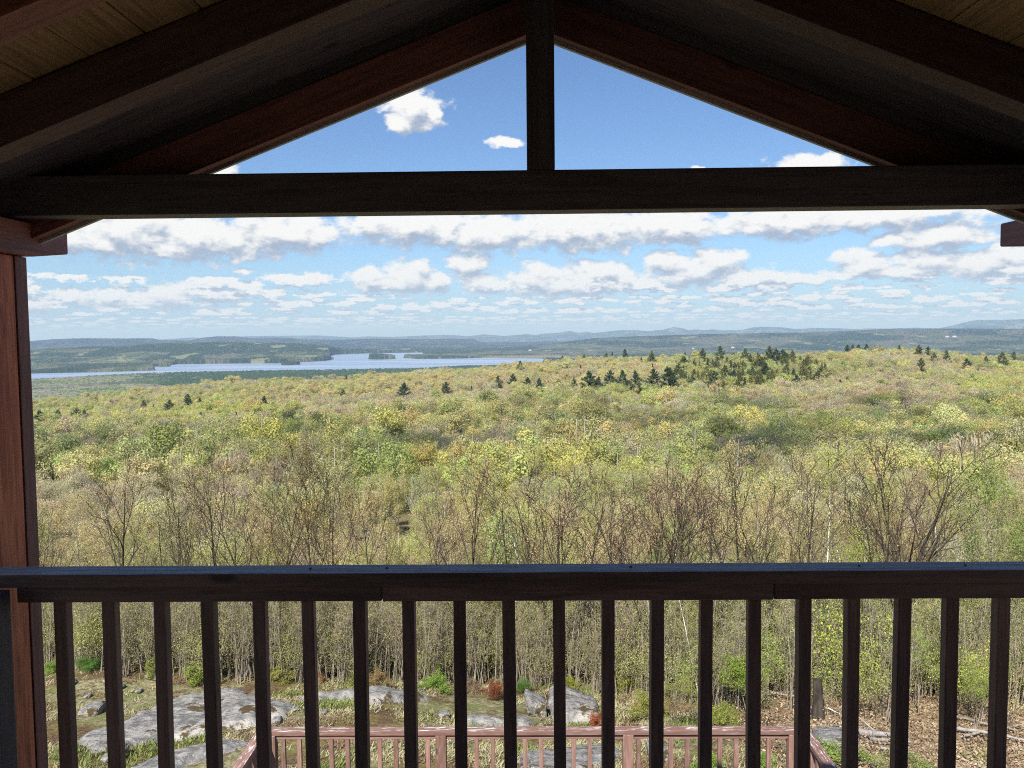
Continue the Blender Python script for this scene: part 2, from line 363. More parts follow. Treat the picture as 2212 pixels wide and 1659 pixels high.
for x in (-0.40, 0.30, -0.62, 0.95, 1.25):
    me = bpy.data.meshes.new('nail'); bm = bmesh.new(); bmesh.ops.create_cone(bm, cap_ends=True, segments=8, radius1=0.004, radius2=0.003, depth=0.003); bm.to_mesh(me); bm.free(); me.materials.append(M['nail'])
    o = obj('nail', me, rail, Vector((x, 2.345, -0.6655))-rail.location)

# ------------------------------------------------------------------ lower deck and its pink railing
YL = 6.9; XL, XR = -2.22, 2.30; ZT = -3.380; ZF = -4.30
low = thing('lower_deck', 'weathered lower deck platform one storey below the porch', 'deck', (CX, 4.0, ZF-0.5))
for i in range(48):
    y = 0.1+i*0.146
    if y < YL-0.05: bx('deck_board', XL-0.05, XR+0.05, y, y+0.139, ZF-0.038, ZF, M['decking'], low, 0.003)
bx('rim_joist', XL-0.05, XR+0.05, YL+0.10, YL+0.14, ZF-0.28, ZF-0.04, M['pink'], low)
for x in (XL+0.3, XR-0.3, 0.0): bx('support_post', x-0.07, x+0.07, YL-0.3, YL-0.16, -5.9, ZF-0.28, M['pink'], low)
lr = thing('deck_railing', 'faded pink railing with flaking paint round the lower deck', 'railing', (0, YL, ZF))
w = 0.089
bx('cap_rail', XL-0.02, XR+0.02, YL, YL+w, ZT-0.038, ZT, M['pink'], lr, 0.004)
for sx, X in ((-1, XL), (1, XR)):
    xa, xb = (X-0.02-w, X-0.022) if sx < 0 else (X+0.022, X+0.02+w)
    bx('cap_rail', xa, xb, 1.0, YL+w, ZT-0.0385, ZT-0.0005, M['pink'], lr, 0.004)
    xs = X-0.055 if sx < 0 else X+0.055
    bx('top_rail', xs-0.019, xs+0.019, 1.05, YL-0.01, ZT-0.082, ZT-0.04, M['pink'], lr, 0.003)
    y = YL-0.20
    while y > 1.2:
        beam('baluster', (xs, y, ZF+0.08), (xs, y, ZT-0.083), 0.038, 0.038, M['pink'], lr, 0.003, up=(1, 0, 0)); y -= 0.139
bx('top_rail', XL+0.05, -0.24, YL+0.022, YL+0.060, ZT-0.080, ZT-0.0395, M['pink'], lr, 0.003)
bx('top_rail', -0.238, XR-0.05, YL+0.024, YL+0.062, ZT-0.082, ZT-0.0395, M['pink'], lr, 0.003)
posts = [XL+0.01, -0.742, 0.862, XR-0.03]
for X in posts: bx('post', X-0.0445, X+0.0445, YL-0.004, YL+0.084, ZF-0.25, ZT-0.039, M['pink'], lr, 0.005)
x = XL+0.115; k = 0
while x < XR-0.09:
    if min(abs(x-p) for p in posts) > 0.075:
        beam('baluster', (x, YL+0.043, ZF+0.08), (x, YL+0.043, ZT-0.083), 0.038, 0.036, M['pink'], lr, 0.003, up=(1, 0, 0))
    x += 0.139
bx('bottom_rail', XL+0.06, XR-0.08, YL+0.024, YL+0.062, ZF+0.04, ZF+0.079, M['pink'], lr, 0.003)

# ================================================================== the land
LAKE_Z = -150.0
def P2(x, y, z): v = atZ(x, y, z); return (v[0], v[1])
FARSH = [(20,808.5),(67,807),(245,803),(338,800),(330,796),(322,793),(345,791),(363,789),(382,787),(434,786),(499,785),(603,784.5),(660,782),(701,779.5),
         (713,777),(712,773),(700,770.5),(712,767),(740,765),(800,763.3),(865,761.8),(912,760.3),(915,764),(985,767),(950,768.3),(882,769),(872,773),(900,775.3),(1000,774.3),(1040,773.6),(1165,774.6),(1181,776.5)]
NEARSH = [(1171,780),(1094,785),(999,787.5),(931,792),(767,796),(603,798),(464,800.5),(341,802.5),(245,806),(67,816),(20,818.5)]
LAKEP = [P2(x, y, LAKE_Z) for x, y in FARSH] + [P2(x, y, LAKE_Z+18) for x, y in NEARSH]
def island(x0, x1, y, dep):
    a, b = P2(x0, y, LAKE_Z), P2(x1, y, LAKE_Z); c = ((a[0]+b[0])/2, (a[1]+b[1])/2+dep*0.45); rx = (b[0]-a[0])/2
    return (c[0], c[1], rx, dep/2)
ISL = [island(794,847,776.3,240), island(604,637,788.8,160), island(340,357,792.3,110)]
def inpoly(X, Y, poly):
    c = np.zeros(X.shape, bool); n = len(poly)
    for i in range(n):
        x1, y1 = poly[i]; x2, y2 = poly[(i+1) % n]
        if y1 == y2: continue
        c ^= ((y1 > Y) != (y2 > Y)) & (X < (x2-x1)*(Y-y1)/(y2-y1)+x1)
    return c
def water(X, Y):
    X = X + 22*(fbm(X/90, Y/90, 3, 40)-0.5); Y = Y + 40*(fbm(X/120, Y/120, 3, 44)-0.5)
    m = inpoly(X, Y, LAKEP)
    for cx, cy, rx, ry in ISL: m &= ((X-cx)/rx)**2+((Y-cy)/ry)**2 > 1
    return m
BY = [-400, -50, 0, 8, 13, 17.5, 20, 26, 34, 45, 60, 90, 200, 380, 600, 900, 1040, 1250, 1600, 2000]
BZ = [-14, -5.4, -5.15, -5.2, -6.05, -6.95, -7.8, -10.5, -14.2, -18.5, -21.5, -24.5, -33.5, -42.5, -48, -46, -50, -95, -150, -150]
CREST = [(-700,885),(62,868),(200,861),(330,845),(450,829),(560,823),(700,822),(760,815),(850,808),(960,797),(1060,793),(1200,779),(1300,772),(1500,766),(1750,765),(1850,756),(1950,753),(2080,765),(2212,776),(2900,790)]
ca, cz = [], []
for x, y in CREST: v = atY(x, y, 900.0); ca.append(v[0]/v[1]); cz.append(v[2]-10.5)
def g(X, Y):
    X = np.asarray(X, float); Y = np.asarray(Y, float)
    b = np.interp(Y, BY, BZ)
    t = X/np.maximum(Y, 1.0); off_ = np.interp(t, ca, cz) - (-46)
    w = sstep(120, 900, Y)*(1-sstep(1050, 1550, Y))
    z = b + off_*w
    z = z + (fbm(X/60, Y/60, 3, 3)-0.5)*7*sstep(70, 250, Y)*(1-sstep(1200, 1500, Y))
    nearw = 1-sstep(40, 70, np.hypot(X, Y))
    z = z + nearw*((fbm(X/3.1, Y/3.1, 4, 11)-0.5)*0.55 + (fbm(X/0.5, Y/0.5, 3, 15)-0.5)*0.07) * sstep(2, 7.5, Y)
    # a low moss-covered rise on the open rock beside the post
    z = z + 0.45*np.exp(-(((X+7.6)/2.6)**2+((Y-15.6)/2.0)**2))
    return z
def prof(pts, D, dz=0.0):
    a, z = [], []
    for x, y in pts:
        v = ray(x, y); a.append(math.atan2(v[0], v[1])); z.append(v[2]/math.hypot(v[0], v[1])*D+dz)
    return np.array(a), np.array(z)
RIDGE = [ # (distance, half width, skyline in the photograph)
 (6400, 900, [(-200,760),(62,757),(140,752),(250,747),(363,742.5),(409,740.5),(549,740.5),(603,742),(685,744),(760,748),(811,753),(900,766),(1000,775)]),
 (8200, 1300, [(-200,760),(900,757),(1100,749),(1200,742),(1285,731),(1363,728),(1430,725),(1573,721.5),(1700,720),(1756,718.4),(1876,713.5),(1945,710),(1978,711),(2055,711),(2212,711.5),(2500,711)]),
 (12000, 1200, [(-200,737),(62,737),(123,733),(177,731.5),(327,731.5),(355,736),(409,736.5),(436,730),(469,726.8),(513,727),(546,731),(603,729.5),(658,733),(726,734.3),(805,732),(903,732.6),(1021,732),(1040,740),(1200,745)]),
 (20000, 2000, [(-200,738),(300,738),(360,733),(417,729.5),(470,733),(532,726.6),(603,725.8),(685,724.7),(762,729),(794,726.6),(849,728),(917,725),(972,724),(1013,726.6),(1045,722.5),(1089,726),(1138,721.7),(1155,724),(1176,720.6),(1207,719),(1231,715),(1251,719),(1267,716.5),(1283,719.6),(1307,716.5),(1341,713),(1374,713.6),(1401,715.8),(1430,712.5),(1455,706.5),(1475,709),(1486,713),(1506,711.4),(1519,713.6),(1537,711.4),(1564,713.6),(1604,712.5),(1631,707),(1642,705.8),(1687,707.4),(1720,711.3),(1756,709),(1809,709.5),(1850,711),(1876,709.5),(1914,710),(1978,708.4),(2004,709),(2029,709),(2055,703.6),(2093,694.6),(2114,691),(2165,691),(2212,689.5),(2400,688)])]
RID = [(D, w, *prof(p, D)) for D, w, p in RIDGE]
def far_z(X, Y):
    r = np.hypot(X, Y); a = np.arctan2(X, Y)
    z = LAKE_Z + 1.0 + 3*fbm(X/300, Y/300, 3, 61) + sstep(6800, 9500, r)*(fbm(X/1500, Y/1500, 4, 62)*46-10)
    for i, (D, w, ra, rz) in enumerate(RID):
        top = np.interp(a, ra, rz) - 7; wob = (fbm(X/700, Y/700, 4, 70+i)-0.5)
        h = (top-(LAKE_Z+4))*np.exp(-((r-D)/w)**2*(1+0.6*wob))
        z = np.maximum(z, LAKE_Z+4+h + wob*0.06*np.abs(h))
    return z

def polar(rs, az):
    Rr, A = np.meshgrid(rs, az, indexing='ij'); X, Y = Rr*np.sin(A), Rr*np.cos(A)
    n, m = Rr.shape; i = np.arange(n-1)[:, None]*m + np.arange(m-1)[None]; i = i.ravel()
    F = np.stack([i, i+1, i+m+1, i+m], 1)[:, ::-1]
    return X.ravel(), Y.ravel(), F, n, m
# --- ground: one sheet from under the porch to beyond the horizon
def ground_mat():
    m, nt, o = new_mat('ground_cover'); t = N(nt, 'ShaderNodeTexCoord'); v = t.outputs['Object']
    s = N(nt, 'ShaderNodeSeparateXYZ'); link(nt, v, s.inputs[0])
    a = noise(nt, v, 0.55, 5, 0.6); b = noise(nt, v, 2.3, 5, 0.65); f = noise(nt, v, 14, 4, 0.7); ff = noise(nt, v, 45, 3, 0.7)
    grass = mixc(nt, mrange(nt, f, 0.35, 0.65), (0.12, 0.11, 0.050), (0.34, 0.31, 0.19))
    grass = mixc(nt, mrange(nt, b, 0.50, 0.62), grass, mixc(nt, ff, (0.12, 0.15, 0.045), (0.22, 0.23, 0.10)))
    duff = mixc(nt, mrange(nt, ff, 0.35, 0.65), (0.060, 0.038, 0.022), (0.20, 0.14, 0.085))
    moss = mixc(nt, mrange(nt, f, 0.4, 0.6), (0.13, 0.09, 0.035), (0.20, 0.17, 0.06))
    c = mixc(nt, mrange(nt, a, 0.46, 0.58), grass, moss)
    c = mixc(nt, mrange(nt, noise(nt, v, 1.1, 6, 0.7), 0.49, 0.56), c, duff)
    # leaf litter on the slope among the trees
    vo = N(nt, 'ShaderNodeTexVoronoi'); vo.inputs['Scale'].default_value = 36; link(nt, v, vo.inputs['Vector'])
    vs = N(nt, 'ShaderNodeSeparateColor'); link(nt, vo.outputs['Color'], vs.inputs[0])
    lit_ = mixc(nt, mrange(nt, vs.outputs[0], 0.3, 0.9), (0.22, 0.15, 0.095), (0.52, 0.41, 0.29))
    lit_ = mixc(nt, mrange(nt, f, 0.52, 0.62), lit_, (0.17, 0.12, 0.08))
    edge = mth(nt, 'ADD', mth(nt, 'SUBTRACT', s.outputs[0], mth(nt, 'MULTIPLY', s.outputs[1], 0.22)), mth(nt, 'MULTIPLY', mth(nt, 'SUBTRACT', b, 0.5), 5.0))
    k = mth(nt, 'MAXIMUM', mrange(nt, edge, 0.6, 1.6), mrange(nt, s.outputs[1], 17.2, 18.8))
    c = mixc(nt, k, c, lit_)
    floor_ = mixc(nt, a, (0.14, 0.11, 0.07), (0.22, 0.19, 0.10))
    c = mixc(nt, mrange(nt, s.outputs[1], 45, 80), c, floor_)
    principled(nt, o, c, 0.95, 0.1, mth(nt, 'ADD', f, ff), 0.8, 0.03); return m
rs = np.concatenate([np.exp(np.linspace(math.log(2.0), math.log(60), 380)), np.exp(np.linspace(math.log(60), math.log(1500), 170))[1:], np.exp(np.linspace(math.log(1500), math.log(44500), 60))[1:]])
az = np.concatenate([np.linspace(-math.pi, -0.8, 30)[:-1], np.linspace(-0.8, 0.8, 300), np.linspace(0.8, math.pi, 30)[1:]])
X, Y, F, n_, m_ = polar(rs, az); Rr = np.hypot(X, Y)
Z = g(X, Y); Z = np.where(Rr > 1300, np.where(Y > 0, np.minimum(Z, -155.0*sstep(1300, 1620, Rr)+Z*(1-sstep(1300, 1620, Rr))), Z), Z)
Z = np.where(Rr > 1600, LAKE_Z-6.0, Z)
Z = np.where((Y < 0) & (Rr <= 1600), -5.3 - (Rr/1600)**1.2*150, Z)
me = npmesh('ground', np.stack([X, Y, Z], 1), F, [ground_mat()], smooth=True)
tag(obj('ground', me), kind='structure')

# --- the lake
m, nt, o = new_mat('lake_water'); t = N(nt, 'ShaderNodeTexCoord')
wv = noise(nt, vmth(nt, 'MULTIPLY', t.outputs['Object'], (0.05, 0.11, 1)), 1.0, 6, 0.7)
b = N(nt, 'ShaderNodeBsdfPrincipled'); b.inputs['Base Color'].default_value = (0.05, 0.085, 0.13, 1); b.inputs['Roughness'].default_value = 0.34
link(nt, mixc(nt, mrange(nt, noise(nt, vmth(nt, 'MULTIPLY', t.outputs['Object'], (0.0012, 0.004, 1)), 1.0, 4, 0.6), 0.4, 0.62), (0.20, 0.26, 0.36), (0.30, 0.37, 0.47)), b.inputs['Base Color'])
bn = N(nt, 'ShaderNodeBump'); bn.inputs['Strength'].default_value = 1.0; bn.inputs['Distance'].default_value = 1.2; link(nt, wv, bn.inputs['Height']); link(nt, bn.outputs[0], b.inputs['Normal']); link(nt, b.outputs[0], o.inputs[0])
lk = np.array([(-6500, 2600, LAKE_Z), (2500, 2600, LAKE_Z), (2500, 9000, LAKE_Z), (-6500, 9000, LAKE_Z)])
tag(obj('lake', npmesh('lake', lk, np.array([(0, 1, 2, 3)]), [m])), kind='structure')

# --- the far woods: a canopy of crowns over the lowland, its hills and its islands
def leafy_shader(nt, o, col, tr=0.35):
    d_ = N(nt, 'ShaderNodeBsdfDiffuse'); t_ = N(nt, 'ShaderNodeBsdfTranslucent'); mx = N(nt, 'ShaderNodeMixShader'); mx.inputs[0].default_value = tr
    link(nt, col, d_.inputs[0]); link(nt, col, t_.inputs[0]); link(nt, d_.outputs[0], mx.inputs[1]); link(nt, t_.outputs[0], mx.inputs[2]); link(nt, mx.outputs[0], o.inputs[0])
m, nt, o = new_mat('far_canopy'); at = N(nt, 'ShaderNodeAttribute', attribute_name='tone'); t = N(nt, 'ShaderNodeTexCoord')
sp1 = noise(nt, vmth(nt, 'MULTIPLY', t.outputs['Object'], (0.16, 0.16, 0.4)), 1.0, 4, 0.7)
cc = mixc(nt, 1.0, at.outputs['Color'], mixc(nt, mrange(nt, sp1, 0.3, 0.7), (0.62, 0.62, 0.62), (1.4, 1.4, 1.4)), 'MULTIPLY')
principled(nt, o, cc, 0.95, 0.05)
rs = np.concatenate([np.arange(1300, 7400, 9.0), np.exp(np.linspace(math.log(7410), math.log(40000), 230))])
az = np.linspace(-0.72, 0.72, 1150)
X, Y, F, n_, m_ = polar(rs, az); Rr = np.hypot(X, Y)
base = np.where(Rr < 2000, np.maximum(g(X, Y), LAKE_Z+1), far_z(X, Y)); base = np.where(Rr < 2000, base*(1-sstep(1500, 2000, Rr))+far_z(X, Y)*sstep(1500, 2000, Rr), base)
dm, idr = domes(X, Y, 11.0, 3); dm2, id2 = domes(X, Y, 6.5, 8)
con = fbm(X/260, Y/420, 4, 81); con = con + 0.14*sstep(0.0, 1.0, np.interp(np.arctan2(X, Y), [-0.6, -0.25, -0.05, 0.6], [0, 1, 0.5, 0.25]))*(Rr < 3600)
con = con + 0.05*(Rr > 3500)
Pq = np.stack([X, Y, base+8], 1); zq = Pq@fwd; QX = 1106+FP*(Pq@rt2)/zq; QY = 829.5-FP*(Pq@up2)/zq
for (a, b_, rx, ry, dd) in [(520,752,270,11,.3),(900,757,150,6,.3),(150,767,120,6,.3),(620,808,240,13,.6),(1290,741,95,6,.3),(1840,729,90,8,.25),(350,783,200,4,-.2),(120,772,160,3,-.2),(200,835,170,20,-.22),(1600,735,200,6,-.15),(1060,757,120,5,.1),(1150,745,160,8,-.08),(1900,760,200,6,-.15)]:  # dark conifer patches, partly put in place of cloud shadow on the far hills
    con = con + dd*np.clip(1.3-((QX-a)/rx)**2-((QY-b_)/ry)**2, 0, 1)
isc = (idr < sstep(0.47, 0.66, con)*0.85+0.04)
hgt = 4 + 5*dm*(0.6+0.8*idr) + np.where(isc, 4.0*dm2**0.7*(0.5+id2), 1.5*dm2)
clear = (fbm(X/170, Y/300, 4, 91) > 0.69) & (Rr > 3700); hgt = np.where(clear, 1.0, hgt)
wm = water(X, Y) & (Rr < 7400); wt_ = wm
Zf = np.where(wt_, LAKE_Z-4, base+hgt)
pal = np.array([(0.090, 0.115, 0.055), (0.145, 0.165, 0.075), (0.18, 0.17, 0.125), (0.14, 0.13, 0.105), (0.065, 0.09, 0.045)])
pn = fbm(X/140, Y/240, 4, 95); sel = np.clip(((pn-0.5)*2.4+0.42+(idr-0.5)*0.55)*5, 0, 4.99).astype(int)
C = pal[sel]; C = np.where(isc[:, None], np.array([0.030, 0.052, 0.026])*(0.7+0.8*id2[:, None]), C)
C = np.where(clear[:, None], np.array([0.26, 0.28, 0.14]), C)
marsh = inpoly(X, Y, [P2(x, y, LAKE_Z) for x, y in [(1035,774.6),(1170,775.4),(1215,780),(1260,779),(1225,771),(1060,771.5)]])
C = np.where(marsh[:, None], np.array([0.27, 0.235, 0.17]), C); Zf = np.where(marsh & ~wt_, LAKE_Z+1.2, Zf)
C = C*np.interp(Rr, [1500, 3300, 4200, 9000, 10500, 13500, 15000], [1.0, 0.9, 0.62, 0.55, 0.28, 0.28, 0.5])[:, None]; C = np.concatenate([C*(0.85+0.3*_h(np.floor(X/9), np.floor(Y/9), 2))[:, None], np.ones((len(C), 1))], 1)  # the darkest band of ridge has cloud shadow painted into its colour
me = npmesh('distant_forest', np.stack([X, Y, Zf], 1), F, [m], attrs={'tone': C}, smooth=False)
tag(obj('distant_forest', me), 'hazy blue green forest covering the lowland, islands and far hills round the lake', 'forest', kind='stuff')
del X, Y, F, Zf, C

# ================================================================== trees
def tubes(S, k):
    S = np.asarray(S, float)
    if not len(S): return np.zeros((0, 3)), np.zeros((0, 4), int)
    p0, p1, r0, r1 = S[:, :3], S[:, 3:6], S[:, 6], S[:, 7]
    a = p1-p0; a /= np.linalg.norm(a, axis=1)[:, None]+1e-9
    ref = np.where(np.abs(a[:, 2:3]) > 0.9, np.array([[1., 0, 0]]), np.array([[0, 0, 1.]]))
    u = np.cross(a, ref); u /= np.linalg.norm(u, axis=1)[:, None]+1e-9; w_ = np.cross(a, u)
    th = np.arange(k)*2*math.pi/k
    ring = u[:, None]*np.cos(th)[None, :, None] + w_[:, None]*np.sin(th)[None, :, None]
    V = np.concatenate([p0[:, None]+ring*r0[:, None, None], p1[:, None]+ring*r1[:, None, None]], 1).reshape(-1, 3)
    b = (np.arange(len(S))*2*k)[:, None, None]; j = np.arange(k); q = np.stack([j, (j+1) % k, (j+1) % k+k, j+k], 1)[None]
    return V, (b+q).reshape(-1, 4)
def leaves(Pn, n, spread, size, up=0.3, rg=rng):
    Pn = np.asarray(Pn, float)
    if not len(Pn) or n <= 0: return np.zeros((0, 3)), np.zeros((0, 4), int)
    if n < 1: Pn = Pn[rg.random(len(Pn)) < n]; n = 1
    c = np.repeat(Pn, int(n), 0) + rg.normal(0, spread, (len(Pn)*int(n), 3))
    N_ = rg.normal(0, 1, c.shape); N_[:, 2] += up; N_ /= np.linalg.norm(N_, axis=1)[:, None]
    T = np.cross(N_, rg.normal(0, 1, c.shape)); T /= np.linalg.norm(T, axis=1)[:, None]; B = np.cross(N_, T)
    s = size*rg.uniform(0.6, 1.35, (len(c), 1))
    V = np.stack([c-T*s*0.75, c-B*s*0.45, c+T*s*0.75, c+B*s*0.45], 1).reshape(-1, 3)
    return V, (np.arange(len(c))*4)[:, None]+np.arange(4)[None]
def join(parts):
    Vs, Fs, ms, b = [], [], [], 0
    for V, F, mi in parts:
        if len(V): Vs.append(V); Fs.append(F+b); ms += [mi]*len(F); b += len(V)
    return np.concatenate(Vs), np.concatenate(Fs), ms
def grow(rg, p, d, L, r, lvl, S, T, sp):
    n = max(2, [7, 5, 3, 2][min(lvl, 3)]); p = np.array(p, float); d = np.array(d, float)
    wig = sp['wig'][min(lvl, 3)]; trop = sp['trop'][min(lvl, 3)]; pts = [p.copy()]; dirs = [d.copy()]
    for i in range(n):
        d = d + rg.normal(0, wig, 3) + np.array([0, 0, trop]); d /= np.linalg.norm(d); q = p + d*L/n
        ra = r*(1-0.85*i/n); rb = r*(1-0.85*(i+1)/n)
        S[min(lvl, 3)].append((*p, *q, max(ra, sp['rmin']), max(rb, sp['rmin']))); p = q; pts.append(p.copy()); dirs.append(d.copy())
    if lvl >= sp['lv']: T.append(p.copy()); T.append((pts[-2]+p)/2); return
    k = sp['n'][lvl]; s0 = sp['start'][lvl]; ph = rg.uniform(0, 6.3)
    for j in range(k):
        t = s0+(1-s0)*(j+rg.uniform(0.2, 0.8))/k; i = min(int(t*n), n-1); f = t*n-i; pp = pts[i]*(1-f)+pts[i+1]*f; dd = dirs[i+1]
        ph += 2.4+rg.normal(0, 0.4); ref = np.array([0, 0, 1.]) if abs(dd[2]) < 0.9 else np.array([1., 0, 0])
        u = np.cross(dd, ref); u /= np.linalg.norm(u); w_ = np.cross(dd, u); an = R(sp['ang'][lvl])*rg.uniform(0.75, 1.25)
        nd = dd*math.cos(an)+(u*math.cos(ph)+w_*math.sin(ph))*math.sin(an)
        ll = L*sp['len'][lvl]*(sp['tip'] + (1-sp['tip'])*(1-t)/(1-s0+1e-6))*rg.uniform(0.75, 1.2)
        grow(rg, pp, nd, ll, r*(1-0.8*t)*sp['rad'][lvl], lvl+1, S, T, sp)
    T.append(p.copy())
SPECS = {
 'maple': dict(lv=3, n=[10, 5, 4], start=[0.26, 0.25, 0.2], ang=[28, 30, 34], len=[0.56, 0.52, 0.48], rad=[0.66, 0.70, 0.70], tip=0.40, wig=[0.05, 0.08, 0.10, 0.13], trop=[0.02, 0.08, 0.06, 0.05], rmin=0.0062),
 'pole': dict(lv=3, n=[13, 4, 3], start=[0.30, 0.25, 0.25], ang=[40, 38, 40], len=[0.30, 0.5, 0.5], rad=[0.42, 0.6, 0.6], tip=0.4, wig=[0.045, 0.10, 0.12, 0.15], trop=[0.03, 0.08, 0.05, 0.05], rmin=0.004),
 'birch': dict(lv=3, n=[14, 5, 4], start=[0.34, 0.25, 0.2], ang=[36, 36, 38], len=[0.34, 0.5, 0.5], rad=[0.36, 0.6, 0.6], tip=0.45, wig=[0.04, 0.09, 0.12, 0.15], trop=[0.03, 0.05, -0.01, -0.03], rmin=0.004),
 'bush': dict(lv=2, n=[7, 5], start=[0.2, 0.2], ang=[38, 40], len=[0.5, 0.5], rad=[0.5, 0.5], tip=0.5, wig=[0.10, 0.12, 0.15, 0.15], trop=[0.02, 0.04, 0.04, 0.05], rmin=0.004)}
def bark(name, a, b_, birchy=False):
    m, nt, o = new_mat(name); t = N(nt, 'ShaderNodeTexCoord'); v = t.outputs['Object']
    c = mixc(nt, mrange(nt, noise(nt, vmth(nt, 'MULTIPLY', v, (9, 9, 2.0)), 1.5, 5, 0.7), 0.35, 0.65), a, b_)
    if birchy: c = mixc(nt, mrange(nt, noise(nt, vmth(nt, 'MULTIPLY', v, (3, 3, 14)), 1.6, 4, 0.7), 0.60, 0.66), c, (0.05, 0.045, 0.04))
    principled(nt, o, c, 0.9, 0.15); return m
M['bark'] = bark('grey_brown_bark', (0.15, 0.13, 0.10), (0.35, 0.31, 0.25))
M['twig'] = bark('brown_twigs', (0.17, 0.14, 0.105), (0.34, 0.28, 0.21))
M['darkbark'] = bark('dark_maple_bark', (0.032, 0.026, 0.022), (0.082, 0.068, 0.058)); M['darktwig'] = bark('dark_twigs', (0.050, 0.038, 0.030), (0.10, 0.078, 0.062))
M['birch'] = bark('white_birch_bark', (0.58, 0.55, 0.50), (0.80, 0.78, 0.74), True)
M['deadwood'] = bark('silver_dead_wood', (0.22, 0.21, 0.20), (0.36, 0.345, 0.33))
def tintmat(name, src, tr=0.45, var=0.35):
    m, nt, o = new_mat(name)
    if src == 'obj': oi = N(nt, 'ShaderNodeObjectInfo'); c = oi.outputs['Color']
    elif src == 'inst': a_ = N(nt, 'ShaderNodeAttribute', attribute_name='tint', attribute_type='INSTANCER'); c = a_.outputs['Color']
    v = N(nt, 'ShaderNodeAttribute', attribute_name='leafv'); f = mth(nt, 'ADD', mth(nt, 'MULTIPLY', v.outputs['Fac'], 2*var), 1-var)
    cmbn = N(nt, 'ShaderNodeCombineXYZ'); link(nt, mth(nt, 'MULTIPLY', f, mth(nt, 'ADD', mth(nt, 'MULTIPLY', v.outputs['Fac'], 0.25), 0.88)), cmbn.inputs[0]); link(nt, f, cmbn.inputs[1]); link(nt, mth(nt, 'MULTIPLY', f, 0.95), cmbn.inputs[2])
    leafy_shader(nt, o, mixc(nt, 1.0, c, cmbn.outputs[0], 'MULTIPLY'), tr); return m
M['leaf'] = tintmat('spring_leaves', 'obj'); M['leafi'] = tintmat('forest_leaves', 'inst', 0.42, 0.20); M['needle'] = tintmat('conifer_needles', 'obj', 0.10, 0.55)
M['twigi'] = tintmat('forest_twigs', 'inst', 0.1)
def leafv(nv, rg=rng): return np.repeat(rg.random(nv//4+1), 4)[:nv]
def proto_tree(kind, seed, h=6.0, stems=1, buds=2, bsize=0.045, spread=0.06, lean=0.0, trunk='bark', blade=None, r0=None):
    rg = np.random.default_rng(seed); S = [[], [], [], []]; T = []; sp = SPECS[kind]
    for i in range(stems):
        a = rg.uniform(0, 6.3) if stems > 1 else rg.uniform(0, 6.3); ln = lean + (0.22 if stems > 1 else 0.04)*rg.uniform(0.5, 1.2)
        dd = np.array([math.cos(a)*ln, math.sin(a)*ln, 1.0]); dd /= np.linalg.norm(dd)
        grow(rg, (rg.normal(0, 0.05)*(stems > 1), rg.normal(0, 0.05)*(stems > 1), -0.25), dd, h*rg.uniform(0.9, 1.05), (r0 or h*0.0085)*(0.8 if stems > 1 else 1), 0, S, T, sp)
    V0, F0 = tubes(S[0], 7); V1, F1 = tubes(S[1], 4); V2, F2 = tubes(S[2]+S[3], 3)
    Vt, Ft, ms = join([(V0, F0, 0), (V1, F1, 1), (V2, F2, 1)])
    mats = [M[trunk], M['darktwig' if trunk == 'darkbark' else 'twig']] if trunk != 'deadwood' else [M['deadwood'], M['deadwood']]
    tm = npmesh('trunk', Vt, Ft, mats, ms, smooth=True)
    if buds <= 0: return tm, None
    Vl, Fl = leaves(T, buds, spread, bsize, rg=rg)
    return tm, npmesh('crown', Vl, Fl, [M['leaf']], attrs={'leafv': leafv(len(Vl), rg)})
PR = {}
PR['maple'] = [proto_tree('maple', 100+i, 6.0, stems=[1, 2, 3, 2, 3, 1, 2, 1, 4][i], buds=3, bsize=0.023, spread=0.028, r0=0.064, trunk='darkbark') for i in range(9)]
PR['maple_dense'] = [proto_tree('maple', 120+i, 6.0, stems=2, buds=7, bsize=0.028, spread=0.09, trunk='darkbark') for i in range(2)]
PR['bare'] = [proto_tree('maple', 140+i, 6.0, stems=1+i, buds=0.5, bsize=0.026, spread=0.03, r0=0.075, trunk='darkbark') for i in range(2)]
PR['pole'] = [proto_tree('pole', 160+i, 6.0, stems=[1, 1, 2, 1, 2][i], buds=2, bsize=0.025, spread=0.08, lean=0.03*i, r0=[.055, .045, .05, .06, .045][i], trunk='darkbark' if i in (0, 3) else 'bark') for i in range(5)]
PR['birch'] = [proto_tree('birch', 180+i, 6.0, stems=1+(i == 2), buds=4, bsize=0.028, spread=0.10, trunk='birch', lean=0.06, r0=0.072) for i in range(3)]
PR['leafy'] = [proto_tree('maple', 200+i, 6.0, stems=1+i % 2, buds=8, bsize=0.036, spread=0.14) for i in range(3)]
PR['sapling'] = [proto_tree('birch', 220+i, 4.0, stems=2, buds=5, bsize=0.055, spread=0.13) for i in range(2)]
OCH, RUS, ORG = (0.58, 0.48, 0.24), (0.50, 0.31, 0.21), (0.56, 0.40, 0.24)
YEL, LIM, OLV, GRN, PNK = (0.66, 0.60, 0.22), (0.48, 0.56, 0.12), (0.42, 0.45, 0.15), (0.27, 0.38, 0.09), (0.5, 0.38, 0.3)
def zhit(x, y, dz=0.0, y0=6.0, y1=1100.0):
    """where the line of sight through a surveyed point meets the ground raised by dz"""
    d_ = ray(x, y); d_ = d_/d_[1]; Ys = np.exp(np.linspace(math.log(y0), math.log(y1), 1400)); gz = g(Ys*d_[0], Ys)+dz; below = Ys*d_[2] < gz
    i = int(np.argmax(below)) if below.any() else len(Ys)-1
    return np.array([Ys[i]*d_[0], Ys[i], float(g(Ys[i]*d_[0], Ys[i]))])
